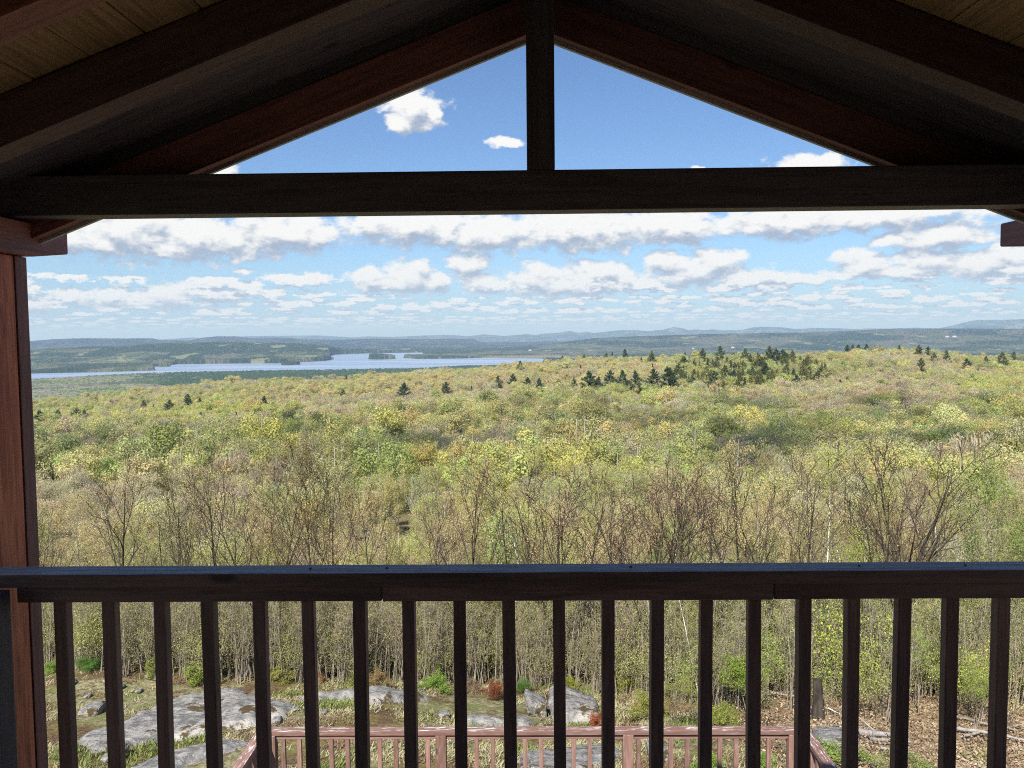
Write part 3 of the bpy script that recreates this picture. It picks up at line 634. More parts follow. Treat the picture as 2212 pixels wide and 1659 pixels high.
YTX = [(-100,1430),(100,1440),(300,1452),(600,1468),(950,1474),(1250,1486),(1400,1500),(1550,1528),(1650,1500),(1750,1490),(2000,1510),(2212,1520),(2500,1520)]
def yline(x): return float(np.interp(x, [a for a, b in YTX], [b for a, b in YTX]))
YFRONT_X = np.linspace(-100, 2500, 53); YFRONT = np.array([zhit(x, yline(x))[1] for x in YFRONT_X])
def yfront(x): return np.interp(x, YFRONT_X, YFRONT)
ORD = ['first', 'second', 'third', 'fourth', 'fifth', 'sixth', 'seventh', 'eighth', 'ninth', 'tenth', 'eleventh', 'twelfth', 'thirteenth', 'fourteenth', 'fifteenth', 'sixteenth', 'seventeenth', 'eighteenth', 'nineteenth', 'twentieth']
BPX = [pix(np.array([x, 2.343, -0.85]))[0] for x in BX]
def bay(x):
    k = sum(1 for b_ in BPX if b_ < x)
    if k == 0: return 'between red post and first baluster'
    if k >= 20: return 'beyond the last baluster'
    return 'above the gap between %s and %s baluster' % (ORD[k-1], ORD[k])
def place_tree(kind, i, loc, h, col, name, label, cat='tree', group=None, rz=None, wide=1.0):
    tm, cm = PR[kind][i % len(PR[kind])]; ph = 4.0 if kind == 'sapling' else 6.0; s = h/ph
    t = thing(name, label, cat, loc, group, rz if rz is not None else random.uniform(0, 6.28)); t.scale = (s*wide, s*wide, s)
    a = obj('trunk', tm, t)
    if cm: b_ = obj('crown', cm, t); b_.color = (*col, 1)
    return t
# --- the trees that stand up in front of the view: (x, y of top, distance, kind, variant, colour, width, label)
HERO = [
 (100,1075,21,'maple',2,OCH,1.0,'slender ochre budding tree close beside the red porch post'),
 (165,1065,22,'pole',1,YEL,1.2,'thin yellowish tree between the porch post and the tall dark-branched maple'),
 (240,985,20,'maple',1,OCH,1.15,'tall dark-branched budding maple with wide open crown, first big one beside the red post'),
 (330,1060,23,'pole',0,YEL,1.1,'narrow pale yellow budding tree behind the first big dark-branched maple'),
 (385,1040,20,'maple',3,OCH,1.0,'many-stemmed grey maple with red-tinged lower twigs and ochre buds'),
 (460,1010,21,'maple',0,OCH,1.0,'upright budding maple with bare dark leader and few ochre buds'),
 (570,990,20,'maple',4,ORG,1.15,'forked dark maple with golden brown buds spreading like a fan'),
 (640,1050,22,'pole',2,OCH,1.1,'thin twin-stemmed tree filling the gap beside the dense olive-ochre tree'),
 (700,975,20,'maple_dense',0,(0.30,0.25,0.08),1.15,'dense olive-ochre tree thickly covered with small catkins'),
 (790,1035,21,'maple',5,OCH,0.9,'lean upright maple just right of the dense catkin tree'.replace('just right of', 'next to')),
 (880,1050,21,'pole',4,OCH,1.2,'grey pole-like tree with tufted ochre top above the white dead spruce'),
 (945,1035,20,'maple',1,RUS,0.9,'rust-tipped budding tree standing over the dead spruce'),
 (1010,1005,21,'maple',0,RUS,0.95,'narrow rust and green budding tree near the middle of the view'),
 (1090,1010,22,'pole',3,LIM,1.3,'fresh green slender tree between two rust-budded ones'),
 (1150,1060,23,'birch',0,OLV,1.0,'thin white birch with sparse olive leaves in the middle'),
 (1225,975,19.5,'maple',4,ORG,1.2,'big open budding maple with orange buds and curved dark limbs'),
 (1310,1060,22,'pole',1,OLV,1.1,'olive pole tree between the orange budded and the brick-red budded maples'),
 (1395,1005,20,'maple',2,RUS,1.25,'broad round maple with brick-red buds, widest reddish crown'),
 (1470,1050,21,'maple',3,RUS,0.9,'smaller maple with brick-red buds tucked under the broad round one'),
 (1540,995,20.5,'maple',5,ORG,1.0,'tall orange-brown budding maple before the pale valley gap'),
 (1610,975,22,'maple',0,ORG,0.9,'tallest thin orange-budded tree behind the yellow budding maple'),
 (1705,980,19.5,'maple',1,YEL,1.25,'yellow-budded maple on a forked grey trunk dividing into a vase shape'),
 (1785,1005,20,'birch',1,LIM,0.8,'bright green birch with leaning chalk-white trunk'),
 (1905,930,20,'bare',0,OCH,1.25,'big nearly bare dark tree with fine twigs, tallest on the skyline'),
 (1995,955,21,'bare',1,OCH,1.1,'second nearly bare tree with crooked spreading limbs'),
 (1870,1090,20,'birch',2,OLV,0.8,'white birch with twin trunks below the big bare tree'),
 (2060,1040,22,'birch',0,OLV,0.8,'silvery birch trunk snag between the bare tree and the dark green crown'),
 (2120,1040,20,'leafy',0,GRN,0.9,'leafy mid green tree near the end of the railing'),
 (2200,1005,20,'leafy',1,GRN,1.0,'dark green leafy tree cut by the edge of the view'),
 (1890,1140,17.5,'leafy',2,LIM,0.75,'low lime green leafy sapling just above the cap rail'),
 (70,1090,24,'pole',2,LIM,1.1,'green slender tree touching the red post'),
]
for (x, yt, Yd, kd, vi, col, wd, lab) in HERO:
    Yd = float(yfront(x))+0.5+(Yd-19.5)*0.35; v = atY(x, yt, Yd); gz = float(g(v[0], Yd)); h = (v[2]-gz)/1.13
    place_tree(kd, vi + (6 if kd == 'maple' and int(x) % 3 == 0 else 0), (v[0], Yd, gz), h, col, {'birch': 'birch_tree', 'bare': 'bare_tree', 'leafy': 'leafy_tree', 'pole': 'slender_tree'}.get(kd, 'maple_tree'), lab, 'tree', rz=vi*1.3+x, wide=wd*0.95)
# a dead white spruce
def dead_spruce():
    rg = np.random.default_rng(5); S = []; h = 2.1
    for i in range(14): z0, z1 = h*i/14, h*(i+1)/14; S.append((rg.normal(0, .008), 0, z0-.2, rg.normal(0, .008), 0, z1-.2, 0.052*(1-z0/h)+.006, 0.052*(1-z1/h)+.006))
    B = []
    for i in range(60):
        z = 0.35+ (h-0.5)*rg.random(); a = rg.uniform(0, 6.3); L = (0.22+0.8*(1-z/h))*rg.uniform(0.6, 1.1); p = np.array([0, 0, z]); d_ = np.array([math.cos(a), math.sin(a), -0.12])
        for k in range(5):
            q = p+d_*L/5; B.append((*p, *q, .0105*(1-k/6), .0105*(1-(k+1)/6)))
            if k > 0 and rg.random() < 0.7:
                e = np.cross(d_, [0, 0, 1])*rg.choice([-1, 1])*0.8+d_*0.6; B.append((*q, *(q+e*L*0.18*rg.uniform(.5, 1.2)+[0, 0, -.03]), .006, .003))
            p = q; d_ = d_+np.array([0, 0, 0.05])
    V0, F0 = tubes(S, 8); V1, F1 = tubes(B, 4); return npmesh('trunk', V0, F0, [M['deadwood']], smooth=True), npmesh('branches', V1, F1, [M['deadwood']])
ds = dead_spruce(); v = atY(935, 1480, 16.6)
t = thing('dead_spruce', 'silver-white dead spruce with bare horizontal branches and no needles', 'dead tree', (v[0], 16.6, float(g(v[0], 16.6))))
obj('trunk', ds[0], t); obj('branches', ds[1], t)
# --- the thicket behind: individual young trees
GT = 'young trees of the thicket below the lookout'
placed = []
cnt = 0; tries = 0
WORDS = {'maple': ('maple_tree', 'budding young maple'), 'pole': ('slender_tree', 'thin grey pole tree'), 'birch': ('birch_tree', 'white-barked birch'), 'leafy': ('leafy_tree', 'leafy tree'), 'maple_dense': ('maple_tree', 'catkin-covered maple')}
while cnt < 255 and tries < 60000:
    tries += 1
    x = rng.uniform(-40, 2260); yf = float(yfront(x)); Yd = yf+abs(rng.normal(0, 1))*6.5 if rng.random() < 0.75 else rng.uniform(yf+1, 40)
    if Yd > 44: continue
    v = atY(x, 900, Yd); X_ = v[0]
    dmin = 0.34+0.02*(Yd-15)
    if any((X_-a)**2+(Yd-b_)**2 < dmin**2 for a, b_ in placed): continue
    ytop = rng.uniform(1130, 1250) + 25*math.sin(x/90.0) - (40 if x > 1800 else 0)
    if rng.random() < 0.82: ytop = rng.uniform(1215, 1340)
    zt = atY(x, ytop, Yd)[2]; gz = float(g(X_, Yd)); h = (zt-gz)/1.05
    if h < 1.6 or h > 12: continue
    pr = rng.random(); right_ = x/2212
    if pr < 0.15: kd, col = 'birch', (OLV if rng.random() < .6 else LIM)
    elif pr < 0.15+0.12+0.22*max(0, right_-0.5): kd, col = 'leafy', (GRN if rng.random() < .4+.3*right_ else OLV)
    elif pr < 0.74: kd, col = 'pole', [YEL, LIM, OLV, LIM, OLV][rng.integers(5)]
    elif pr < 0.80: kd, col = 'maple_dense', (0.33, 0.29, 0.09)
    else: kd, col = 'maple', [OCH, OCH, RUS if x > 800 else OCH, ORG, YEL][rng.integers(5)]
    nm, wd = WORDS[kd]; col = tuple(c*rng.uniform(0.85, 1.15) for c in col)
    tall = 'low' if h < 3.2 else 'tall'
    place_tree(kd, int(rng.integers(9)), (X_, Yd, gz), h, col, nm, '%s %s %s' % (tall, wd, bay(x)), 'tree', GT, wide=rng.uniform(0.7, 1.0) if h > 4 else 0.8)
    placed.append((X_, Yd)); cnt += 1

# ================================================================== mass forest as one scattered object each
def scatter(name, pts, idx, rot, scl, tint, protos, label, cat):
    me = bpy.data.meshes.new(name); pts = np.asarray(pts, np.float32); me.vertices.add(len(pts)); me.vertices.foreach_set('co', pts.ravel())
    a = me.attributes.new('idx', 'INT', 'POINT'); a.data.foreach_set('value', np.asarray(idx, np.int32))
    a = me.attributes.new('rot', 'FLOAT_VECTOR', 'POINT'); a.data.foreach_set('vector', np.asarray(rot, np.float32).ravel())
    a = me.attributes.new('scl', 'FLOAT_VECTOR', 'POINT'); a.data.foreach_set('vector', np.asarray(scl, np.float32).ravel())
    a = me.attributes.new('tint', 'FLOAT_COLOR', 'POINT'); a.data.foreach_set('color', np.concatenate([tint, np.ones((len(tint), 1))], 1).astype(np.float32).ravel())
    pc = bpy.data.collections.new(name+'_kinds')
    for i, pm in enumerate(protos): pc.objects.link(bpy.data.objects.new('%s_kind_%02d' % (name, i), pm))
    ng = bpy.data.node_groups.new(name, 'GeometryNodeTree'); ng.interface.new_socket('Geometry', in_out='INPUT', socket_type='NodeSocketGeometry'); ng.interface.new_socket('Geometry', in_out='OUTPUT', socket_type='NodeSocketGeometry')
    gi = ng.nodes.new('NodeGroupInput'); go = ng.nodes.new('NodeGroupOutput'); ip = ng.nodes.new('GeometryNodeInstanceOnPoints'); ci = ng.nodes.new('GeometryNodeCollectionInfo')
    ci.inputs['Collection'].default_value = pc; ci.inputs['Separate Children'].default_value = True; ci.inputs['Reset Children'].default_value = True
    def na(nm, ty):
        n = ng.nodes.new('GeometryNodeInputNamedAttribute'); n.data_type = ty; n.inputs[0].default_value = nm; return n.outputs[0]
    ng.links.new(gi.outputs[0], ip.inputs['Points']); ng.links.new(ci.outputs[0], ip.inputs['Instance']); ip.inputs['Pick Instance'].default_value = True
    ng.links.new(na('idx', 'INT'), ip.inputs['Instance Index']); ng.links.new(na('rot', 'FLOAT_VECTOR'), ip.inputs['Rotation']); ng.links.new(na('scl', 'FLOAT_VECTOR'), ip.inputs['Scale'])
    ng.links.new(ip.outputs[0], go.inputs[0])
    o = obj(name, me); md = o.modifiers.new('scatter', 'NODES'); md.node_group = ng
    return tag(o, label, cat, kind='stuff')
M['palebark'] = bark('pale_grey_bark', (0.26, 0.24, 0.21), (0.46, 0.43, 0.39))
def crown_mesh(seed, h=9.0, rad=3.2, nq=1100, q=0.34, blobs=13, tw=False, lo=0.35, bare=False):
    rg = np.random.default_rng(seed); Pn, Nn = [], []
    S = [(0, 0, -0.5, 0, 0, h*0.5, 0.15, 0.11), (0, 0, h*0.5, 0.2, 0, h*0.93, 0.11, 0.04), (.9, .3, -0.5, 1.2, .5, h*0.8, 0.09, 0.03)]
    cen = []
    for i in range(blobs):
        a = rg.uniform(0, 6.3); t = rg.random(); rr = rad*math.sqrt(rg.random())*0.72; z = h*(lo+(1-lo)*(0.25+0.6*t))*(1-0.18*(rr/rad)**2)
        c = np.array([math.cos(a)*rr, math.sin(a)*rr, z]); br = rad*rg.uniform(0.30, 0.48); cen.append(c)
        S.append((0, 0, h*rg.uniform(0.25, 0.5), *c, 0.06, 0.02))
        if tw:
            for _ in range(7): dd_ = rg.normal(0, 1, 3); dd_[2] = abs(dd_[2]); S.append((*c, *(c+dd_/np.linalg.norm(dd_)*br*1.1), 0.022, 0.008))
        n = nq//blobs; dv = rg.normal(0, 1, (n, 3)); dv[:, 2] = dv[:, 2]*0.8+0.35; dv /= np.linalg.norm(dv, axis=1)[:, None]
        Pn.append(c+dv*br*rg.uniform(0.45, 1.08, (n, 1))*np.array([1, 1, 0.85])); Nn.append(dv)
    Pn = np.concatenate(Pn); Nn = np.concatenate(Nn)+rg.normal(0, 0.32, Pn.shape); Nn /= np.linalg.norm(Nn, axis=1)[:, None]
    T = np.cross(Nn, rg.normal(0, 1, Pn.shape)); T /= np.linalg.norm(T, axis=1)[:, None]; B = np.cross(Nn, T); s = q*rg.uniform(0.5, 1.3, (len(Pn), 1))
    asp = 0.16 if bare else 0.5
    if bare:
        up_ = Pn-np.array([0, 0, h*0.35]); T = up_/np.linalg.norm(up_, axis=1)[:, None]+rg.normal(0, 0.35, Pn.shape); T /= np.linalg.norm(T, axis=1)[:, None]; B = np.cross(T, rg.normal(0, 1, Pn.shape)); B /= np.linalg.norm(B, axis=1)[:, None]; s = s*1.5
    V = np.stack([Pn-T*s*0.7, Pn-B*s*asp, Pn+T*s*0.7, Pn+B*s*asp], 1).reshape(-1, 3); F = (np.arange(len(Pn))*4)[:, None]+np.arange(4)[None]
    Vt, Ft = tubes(S, 4); lv = leafv(len(V), rg); VV, FF, ms = join([(V, F, 0), (Vt, Ft, 1)])
    return npmesh('forest_tree', VV, FF, [M['leafi'], M['palebark']], ms, attrs={'leafv': np.concatenate([lv, np.full(len(Vt), .5)])})
def twiggy_mesh(seed, leafy):
    rg = np.random.default_rng(seed); S = [[], [], [], []]; T = []
    sp = dict(SPECS['maple']); sp['rmin'] = 0.014
    grow(rg, (0, 0, -0.5), (0.02, 0, 1), 9.0, 0.10, 0, S, T, sp)
    V0, F0 = tubes(S[0]+S[1], 4); V2, F2 = tubes(S[2]+S[3], 3); Vl, Fl = leaves(T, leafy, 0.20, 0.075, rg=rg)
    VV, FF, ms = join([(Vl, Fl, 0), (V0, F0, 1), (V2, F2, 2)])
    lv = np.full(len(VV), 0.5); lv[:len(Vl)] = leafv(len(Vl), rg)
    return npmesh('forest_tree', VV, FF, [M['leafi'], M['bark'], M['twig']], ms, attrs={'leafv': lv})
NEARP = [crown_mesh(300+i, 9.0, 3.0, 4200, 0.115, 24, tw=True) for i in range(3)] + [twiggy_mesh(304+i, [14, 5][i]) for i in range(2)]
MIDP = [crown_mesh(320+i, 9.0, 3.0, 2600, 0.20, [11, 16, 20, 14][i], lo=[.35, .25, .45, .3][i]) for i in range(4)] + [crown_mesh(330+i, 9.0, 3.0, 1300, 0.26, 14, bare=True) for i in range(3)] + [crown_mesh(340+i, 9.0, 3.1, 1100, 0.19, 15) for i in range(3)]
# jittered packing in polar strips
px_, py_, sz_ = [], [], []
Yc = 44.0
while Yc < 1180:
    sp_ = np.interp(Yc, [44, 100, 300, 1200], [2.9, 4.8, 6.4, 7.0]); half = 0.72*Yc+8
    n = int(2*half/sp_); xs = -half+(np.arange(n)+rng.random(n))*sp_; ys = Yc+rng.uniform(0, 1, n)*sp_
    px_.append(xs); py_.append(ys); sz_.append(np.full(n, sp_)); Yc += sp_*0.9
X = np.concatenate(px_); Y = np.concatenate(py_); sz = np.concatenate(sz_)
Z = g(X, Y)-np.interp(Y, [44, 120], [0, 2.0])
f1 = fbm(X/75, Y/110, 4, 21); f2 = fbm(X/28, Y/34, 3, 27); f3 = fbm(X/140, Y/200, 3, 33); rnd = rng.random(len(X)); rn2 = rng.random(len(X))
# colour communities: lime, yellow-green, olive, tan-pink budding, grey bare, orange-ochre
PALF = np.array([(0.46, 0.465, 0.16), (0.56, 0.52, 0.25), (0.38, 0.38, 0.17), (0.50, 0.42, 0.31), (0.50, 0.455, 0.36), (0.53, 0.46, 0.24), (0.35, 0.37, 0.16)])
u = (f1-0.5)*2.6+0.5+(f2-0.5)*1.5+(rnd-0.5)*0.38
far_ = sstep(250, 600, Y)
u = u+0.26*far_-0.02
cls = np.digitize(u, [0.10, 0.28, 0.44, 0.60, 0.88, 1.10]); mapc = np.array([0, 6, 2, 1, 3, 4, 5]); cls = mapc[cls]
lime = (f2 > 0.66) & (rn2 < 0.8); cls = np.where(lime & (rnd < 0.5), 0, cls)
# photographed communities: (x, y, rx, ry, class, share)
PATCH = [(470,900,150,22,0,.75),(330,870,120,14,0,.35),(420,1010,260,40,1,.7),(720,955,160,26,0,.45),(950,905,170,40,1,.45),(690,850,180,14,5,.7),(860,832,130,14,5,.8),(760,880,200,20,3,.6),
 (1000,860,130,18,3,.7),(1450,960,260,60,6,.30),(1250,930,160,40,2,.5),(1900,850,200,40,3,.65),(1800,900,160,30,3,.5),(1950,925,240,26,1,.65),(2050,960,200,25,1,.5),(2120,890,110,18,0,.75),(2160,835,90,18,0,.7),(1910,868,45,12,0,.95),(1380,790,220,22,1,.4),(1300,800,150,25,3,.4),(1750,800,200,30,2,.45),(160,900,120,30,0,.35),(180,960,160,50,2,.4),(1100,790,110,12,5,.45),(1650,900,120,25,2,.3),(1450,880,140,20,4,.5),(560,920,140,20,3,.6),(2000,790,160,15,3,.5),(300,960,180,25,3,.35)]
Pw_ = np.stack([X, Y, Z+7.0], 1); zc = Pw_@fwd; PX = 1106+FP*(Pw_@rt2)/zc; PY = 829.5-FP*(Pw_@up2)/zc
for (a, b_, rx, ry, c_, sh) in PATCH:
    q = ((PX-a)/rx)**2+((PY-b_)/ry)**2; cls = np.where((q < 1+0.8*(f2-0.5)*2) & (rng.random(len(X)) < sh), c_, cls)
grove = (((PX-1590)/150)**2+((PY-806)/38)**2 < 1.0+(f2-.5)); cls = np.where(grove, 6, cls)
bare = np.isin(cls, [3, 4])
tint = (PALF[cls]*0.72+np.array([0.53, 0.54, 0.22])*0.30)*rng.uniform(0.88, 1.14, (len(X), 1))*(1+rng.normal(0, 0.05, (len(X), 3)))
idx = np.where(Y < 125, rng.integers(0, 5, len(X)), np.where(cls == 4, 5+4+rng.integers(0, 3, len(X)), np.where((cls == 3), np.where(rnd < .5, 5+4+rng.integers(0, 3, len(X)), 5+7+rng.integers(0, 3, len(X))), np.where(rn2 < .7, 5+rng.integers(0, 4, len(X)), 5+7+rng.integers(0, 3, len(X))))))
nr_ = (Y < 85)&(np.abs(rng.normal(0,1,len(X))) < 1.1); idx = np.where(nr_, rng.integers(3, 5, len(X)), idx); tint = np.where((nr_ & (rnd < .7))[:, None], np.array([0.54, 0.46, 0.25])*rng.uniform(.8, 1.2, (len(X), 1)), tint)
s = (0.68+0.62*rng.random(len(X)))*np.where(rng.random(len(X)) < .07, 1.35, 1.0)*np.where(bare, 0.92, 1.0)
wide = sz/5.6*np.where(Y < 125, 0.90, 1.10); s = s*np.interp(Y, [44, 90, 150, 1000], [0.60, 0.75, 1.15, 1.15]); wide = wide/np.interp(Y, [44, 90, 150, 1000], [0.60, 0.75, 1.15, 1.15])
keep = (np.abs(PX-1106) < 1250) & ~((grove) & (rng.random(len(X)) < 0.35))
X, Y, Z, idx, s, wide, tint = [q[keep] for q in (X, Y, Z, idx, s, wide, tint)]
rot = np.zeros((len(X), 3)); rot[:, 2] = rng.uniform(0, 6.3, len(X))
print('forest instances', len(X))
scatter('hillside_forest', np.stack([X, Y, Z], 1), idx, rot, np.stack([s*wide, s*wide, s], 1), tint, NEARP+MIDP, 'mixed spring forest of lime, olive, tan and grey crowns covering the hillside below', 'forest')

# ================================================================== conifers of the hillside, each on its own
def pine_mesh(seed, h=18.0, w_=5.5, nb=44, airy=1.0):
    rg = np.random.default_rng(seed); S = [(0, 0, -1, 0, 0, h*.55, .28, .17), (0, 0, h*.55, .15, 0, h, .17, .03)]; Pn = []; z = h*0.16
    for i in range(nb):
        t = (i+rg.random())/nb; z = h*(0.14+0.84*t); L = w_*(0.35+0.65*math.sin(min(1, (1-t)*1.25)*math.pi/2))*(1-t**2.2*0.8)*rg.uniform(0.55, 1.15)*1.15; a = i*2.4+rg.normal(0, .4)
        dv = np.array([math.cos(a), math.sin(a), 0.10+0.5*t]); p = np.array([0, 0, z]); e = p+dv*L; S.append((*p, *e, .06, .02))
        n = int(9+L*9*airy); tt = rg.uniform(0.25, 1.0, n)**0.7; c = p+dv*L*tt[:, None]+rg.normal(0, 1, (n, 3))*np.array([.34, .34, .15])*(0.6+0.2*L); c[:, 2] += 0.35*tt; Pn.append(c)
    Pn = np.concatenate(Pn); V, F = leaves(Pn, 3, 0.24, 0.42, 1.2, rg); Vt, Ft = tubes(S, 5)
    return npmesh('trunk', Vt, Ft, [M['bark']]), npmesh('crown', V, F, [M['needle']], attrs={'leafv': leafv(len(V), rg)})
def spruce_mesh(seed, h=13.0, w_=2.5, nb=60):
    rg = np.random.default_rng(seed); S = [(0, 0, -1, 0, 0, h, .18, .02)]; Pn = []
    for i in range(nb):
        t = (i+rg.random())/nb; z = h*(0.06+0.94*t); L = w_*(1-t)**0.85*rg.uniform(0.6, 1.1)+0.12; a = i*2.4
        dv = np.array([math.cos(a), math.sin(a), -0.25]); n = int(5+L*9); tt = rg.random(n)[:, None]; Pn.append(np.array([0, 0, z])+dv*L*tt+rg.normal(0, .12, (n, 3)))
    V, F = leaves(np.concatenate(Pn), 3, 0.16, 0.30, 0.8, rg); Vt, Ft = tubes(S, 5)
    return npmesh('trunk', Vt, Ft, [M['bark']]), npmesh('crown', V, F, [M['needle']], attrs={'leafv': leafv(len(V), rg)})
PINE = [pine_mesh(400+i, airy=[1, .7, 1.2, .8][i], w_=[5.8, 5.0, 6.4, 4.8][i]) for i in range(4)]; SPRU = [spruce_mesh(420+i, w_=[3.9, 3.3, 2.0][i]) for i in range(3)]
def join_meshes(a, b_, name):
    bm = bmesh.new(); bm.from_mesh(a); k = len(bm.faces); bm.from_mesh(b_); me = bpy.data.meshes.new(name)
    bm.faces.ensure_lookup_table()
    for f in bm.faces[k:]: f.material_index = 1
    bm.to_mesh(me); bm.free(); me.materials.append(M['bark']); me.materials.append(M['needle'])
    return me
SPRU1 = [join_meshes(a, b_, 'spruce_tree') for a, b_ in SPRU]; PINE1 = [join_meshes(a, b_, 'pine_tree') for a, b_ in PINE]
DKG, MDG, YLG = (0.062, 0.092, 0.046), (0.11, 0.135, 0.055), (0.19, 0.185, 0.065)
def conifer(x, ytop, hp, kind, vi, col, label, group=None, parts=True):
    """hp: height in photograph pixels that shows; the tree stands where its foot meets the canopy"""
    f = zhit(x, ytop+hp*0.9, 6.0, 60, 1040); Yd = f[1]; v = atY(x, ytop, Yd); h = v[2]-f[2]; h = min(max(h, 8), 30)
    base = 18.0 if kind == 'pine' else 13.0; s = h/base*1.1
    wd = s if kind == 'pine' else s
    loc = (v[0], Yd, f[2]); nm = 'pine_tree' if kind == 'pine' else 'spruce_tree'
    if parts:
        t = thing(nm, label, 'conifer', loc, group, x*0.37); t.scale = (wd, wd, s); a, b_ = (PINE if kind == 'pine' else SPRU)[vi % (4 if kind == 'pine' else 3)]
        obj('trunk', a, t); c = obj('crown', b_, t); c.color = (*col, 1)
    else:
        if vi > 2: s = s*13.0/18.0
        t = obj(nm, SPRU1[vi % 3] if vi <= 2 else PINE1[vi-3], None, loc); t.scale = (s, s, s); t.rotation_euler.z = x; t.color = (*col, 1); tag(t, label, 'conifer', group)
PINES = [(873,832,28,2,DKG,'lone wide dark pine standing by itself before the tan woods'),(963,830,26,0,DKG,'lone dark pine next along from the wide one'),(1124,783,24,3,DKG,'dark rounded pine on the skyline where the lake ends'),
 (1076,815,26,1,MDG,'narrow pine at the head of the descending pine row'),(1108,812,24,0,DKG,'small pine in the cluster below the skyline pine'),(1140,820,26,2,DKG,'pine in a bushy cluster with a green edge'),(1165,822,28,1,DKG,'slightly taller pine at the end of the bushy cluster'),
 (1207,824,22,0,MDG,'small brownish pine between the cluster and the big row'),(1240,820,26,3,MDG,'thin pine just before the big row'),(1272,808,38,2,DKG,'first full dark pine of the big row'),(1293,818,24,1,DKG,'short pine between the first two big ones'),(1318,806,36,0,DKG,'upright second big pine of the row'),
 (1345,805,36,3,DKG,'third big pine of the row, pointed'),(1372,808,44,1,DKG,'tall ragged pine with layered branches in the row'),(1412,803,40,0,DKG,'broad pine next to the biggest one'),(1443,800,48,2,DKG,'biggest and darkest pine, round and dense'),(1542,808,36,3,DKG,'dark pine in front of the spruce grove'),
 (1350,757,24,1,DKG,'dark pine breaking the crest above the pale slope'),(1408,762,24,3,MDG,'ragged pine on the crest beside the pale slope'),(1466,790,30,1,MDG,'leaning layered pine over the biggest one'),
 (1518,757,28,0,MDG,'bushy pine on the crest before the grove'),(1556,752,34,1,MDG,'tall pointed pine standing above the grove'),(1610,757,30,3,MDG,'second tall pine above the grove'),(1662,752,34,0,MDG,'third tall pine with broad top above the grove'),(1676,758,30,2,DKG,'close companion of the third tall pine above the grove'),
 (1712,760,24,3,MDG,'ragged pine at the far end of the grove'),(1830,748,12,0,DKG,'small crest pine, first of the dark tuft'),(1842,747,13,1,DKG,'small crest pine, second of the dark tuft'),(1855,748,12,2,DKG,'small crest pine in the middle of the dark tuft'),(1872,746,14,3,DKG,'small crest pine, tallest of the dark tuft'),(1890,749,11,0,DKG,'small crest pine, next to last of the tuft'),(1901,750,10,1,DKG,'small crest pine, last of the tuft'),
 (1943,748,18,1,MDG,'slim crest pine alone after the tuft'),(1985,748,20,0,MDG,'bushy crest pine of a pair'),(2005,752,18,2,DKG,'darker crest pine of a pair'),(2018,765,22,3,MDG,'mid slope pine below the crest pair'),(2045,760,26,1,MDG,'layered mid slope pine'),(1990,778,24,0,MDG,'broad olive pine on the slope under the pair'),(2088,778,20,2,DKG,'dark shrubby pine on the far slope'),(2130,772,20,3,MDG,'pale slender pine on the far slope'),(2165,765,26,0,MDG,'tall ragged pine near the end of the slope'),(2190,762,22,1,MDG,'last pine at the end of the slope'),
 (1310,765,14,0,MDG,'tiny pine on the crest before the pale slope'),(1262,768,12,1,MDG,'tiny crest pine by the lake end'),(1215,771,13,2,MDG,'tiny crest pine nearest the lake'),
 (405,856,26,0,DKG,'dark pine above the bright green patch'),(432,862,16,1,DKG,'small companion of the dark pine above the green patch'),(366,868,22,2,MDG,'pine behind the bright patch, half hidden'),(570,860,26,3,DKG,'forked dark pine at the end of the bright green patch'),(588,868,18,1,DKG,'small pine beside the forked one'),(310,868,14,0,MDG,'small pine on the lower slope'),
 (85,892,30,2,DKG,'dark pine half hidden by the red post'),(125,890,24,0,MDG,'pine beside the one hidden by the post'),(165,885,24,2,MDG,'broad pale pine in the lower slope group'),(182,888,20,1,MDG,'last pine of the lower slope group'),(240,866,12,3,DKG,'small dark cone-shaped tree on the lower skyline'),(460,936,22,3,MDG,'dark little pine in the sunny middle slope'),(646,818,10,0,MDG,'flat pine top on the skyline by the lake'),(748,813,14,1,DKG,'dark pine on the lake skyline'),(760,812,14,3,DKG,'second dark pine on the lake skyline'),(741,844,14,0,MDG,'pine at the edge of the orange crowns')]
for (x, yt, hp, vi, col, lab) in PINES: conifer(x, yt, hp, 'pine', vi, col, lab)
GS = 'spruces of the dark grove on the hillside'
for i in range(185):
    while True:
        x = rng.uniform(1380, 1860); y = rng.uniform(768, 850)
        if ((x-1610)/185)**2+((y-804)/36)**2 < 1+0.9*(float(fbm(x/40, y/18, 3, 6))-0.5)*2 and y > 775-0.06*(x-1500)+abs(x-1600)*0.02: break
    side = 'upper' if y < 800 else 'lower'
    conifer(x, y-10, rng.uniform(9, 24), 'spruce', int(rng.integers(7)), [YLG, MDG, DKG, YLG, (0.12, 0.13, 0.05)][rng.integers(5)], 'olive spruce in the %s part of the dense grove, %s' % (side, 'towards the big pine row' if x < 1590 else 'towards the far end'), GS, parts=False)
GR = 'scattered small spruces on the slope'
for i in range(54):
    x, y = [(rng.uniform(1440, 1560), rng.uniform(825, 850)), (rng.uniform(1600, 1760), rng.uniform(812, 835)), (rng.uniform(1560, 2180), rng.uniform(765, 860)), (rng.uniform(950, 1200), rng.uniform(835, 850)), (rng.uniform(90, 600), rng.uniform(875, 940)), (rng.uniform(1180, 1560), rng.uniform(768, 800))][i % 6]
    conifer(x, y-8, rng.uniform(6, 12), 'spruce', int(rng.integers(2)), (0.05, 0.055, 0.03), 'small dark spindly spruce on the %s' % ['slope under the grove', 'lower edge of the grove', 'wide slope past the grove', 'tan slope by the two lone pines', 'lower slope near the post', 'pale slope under the crest'][i % 6], GR, parts=False)

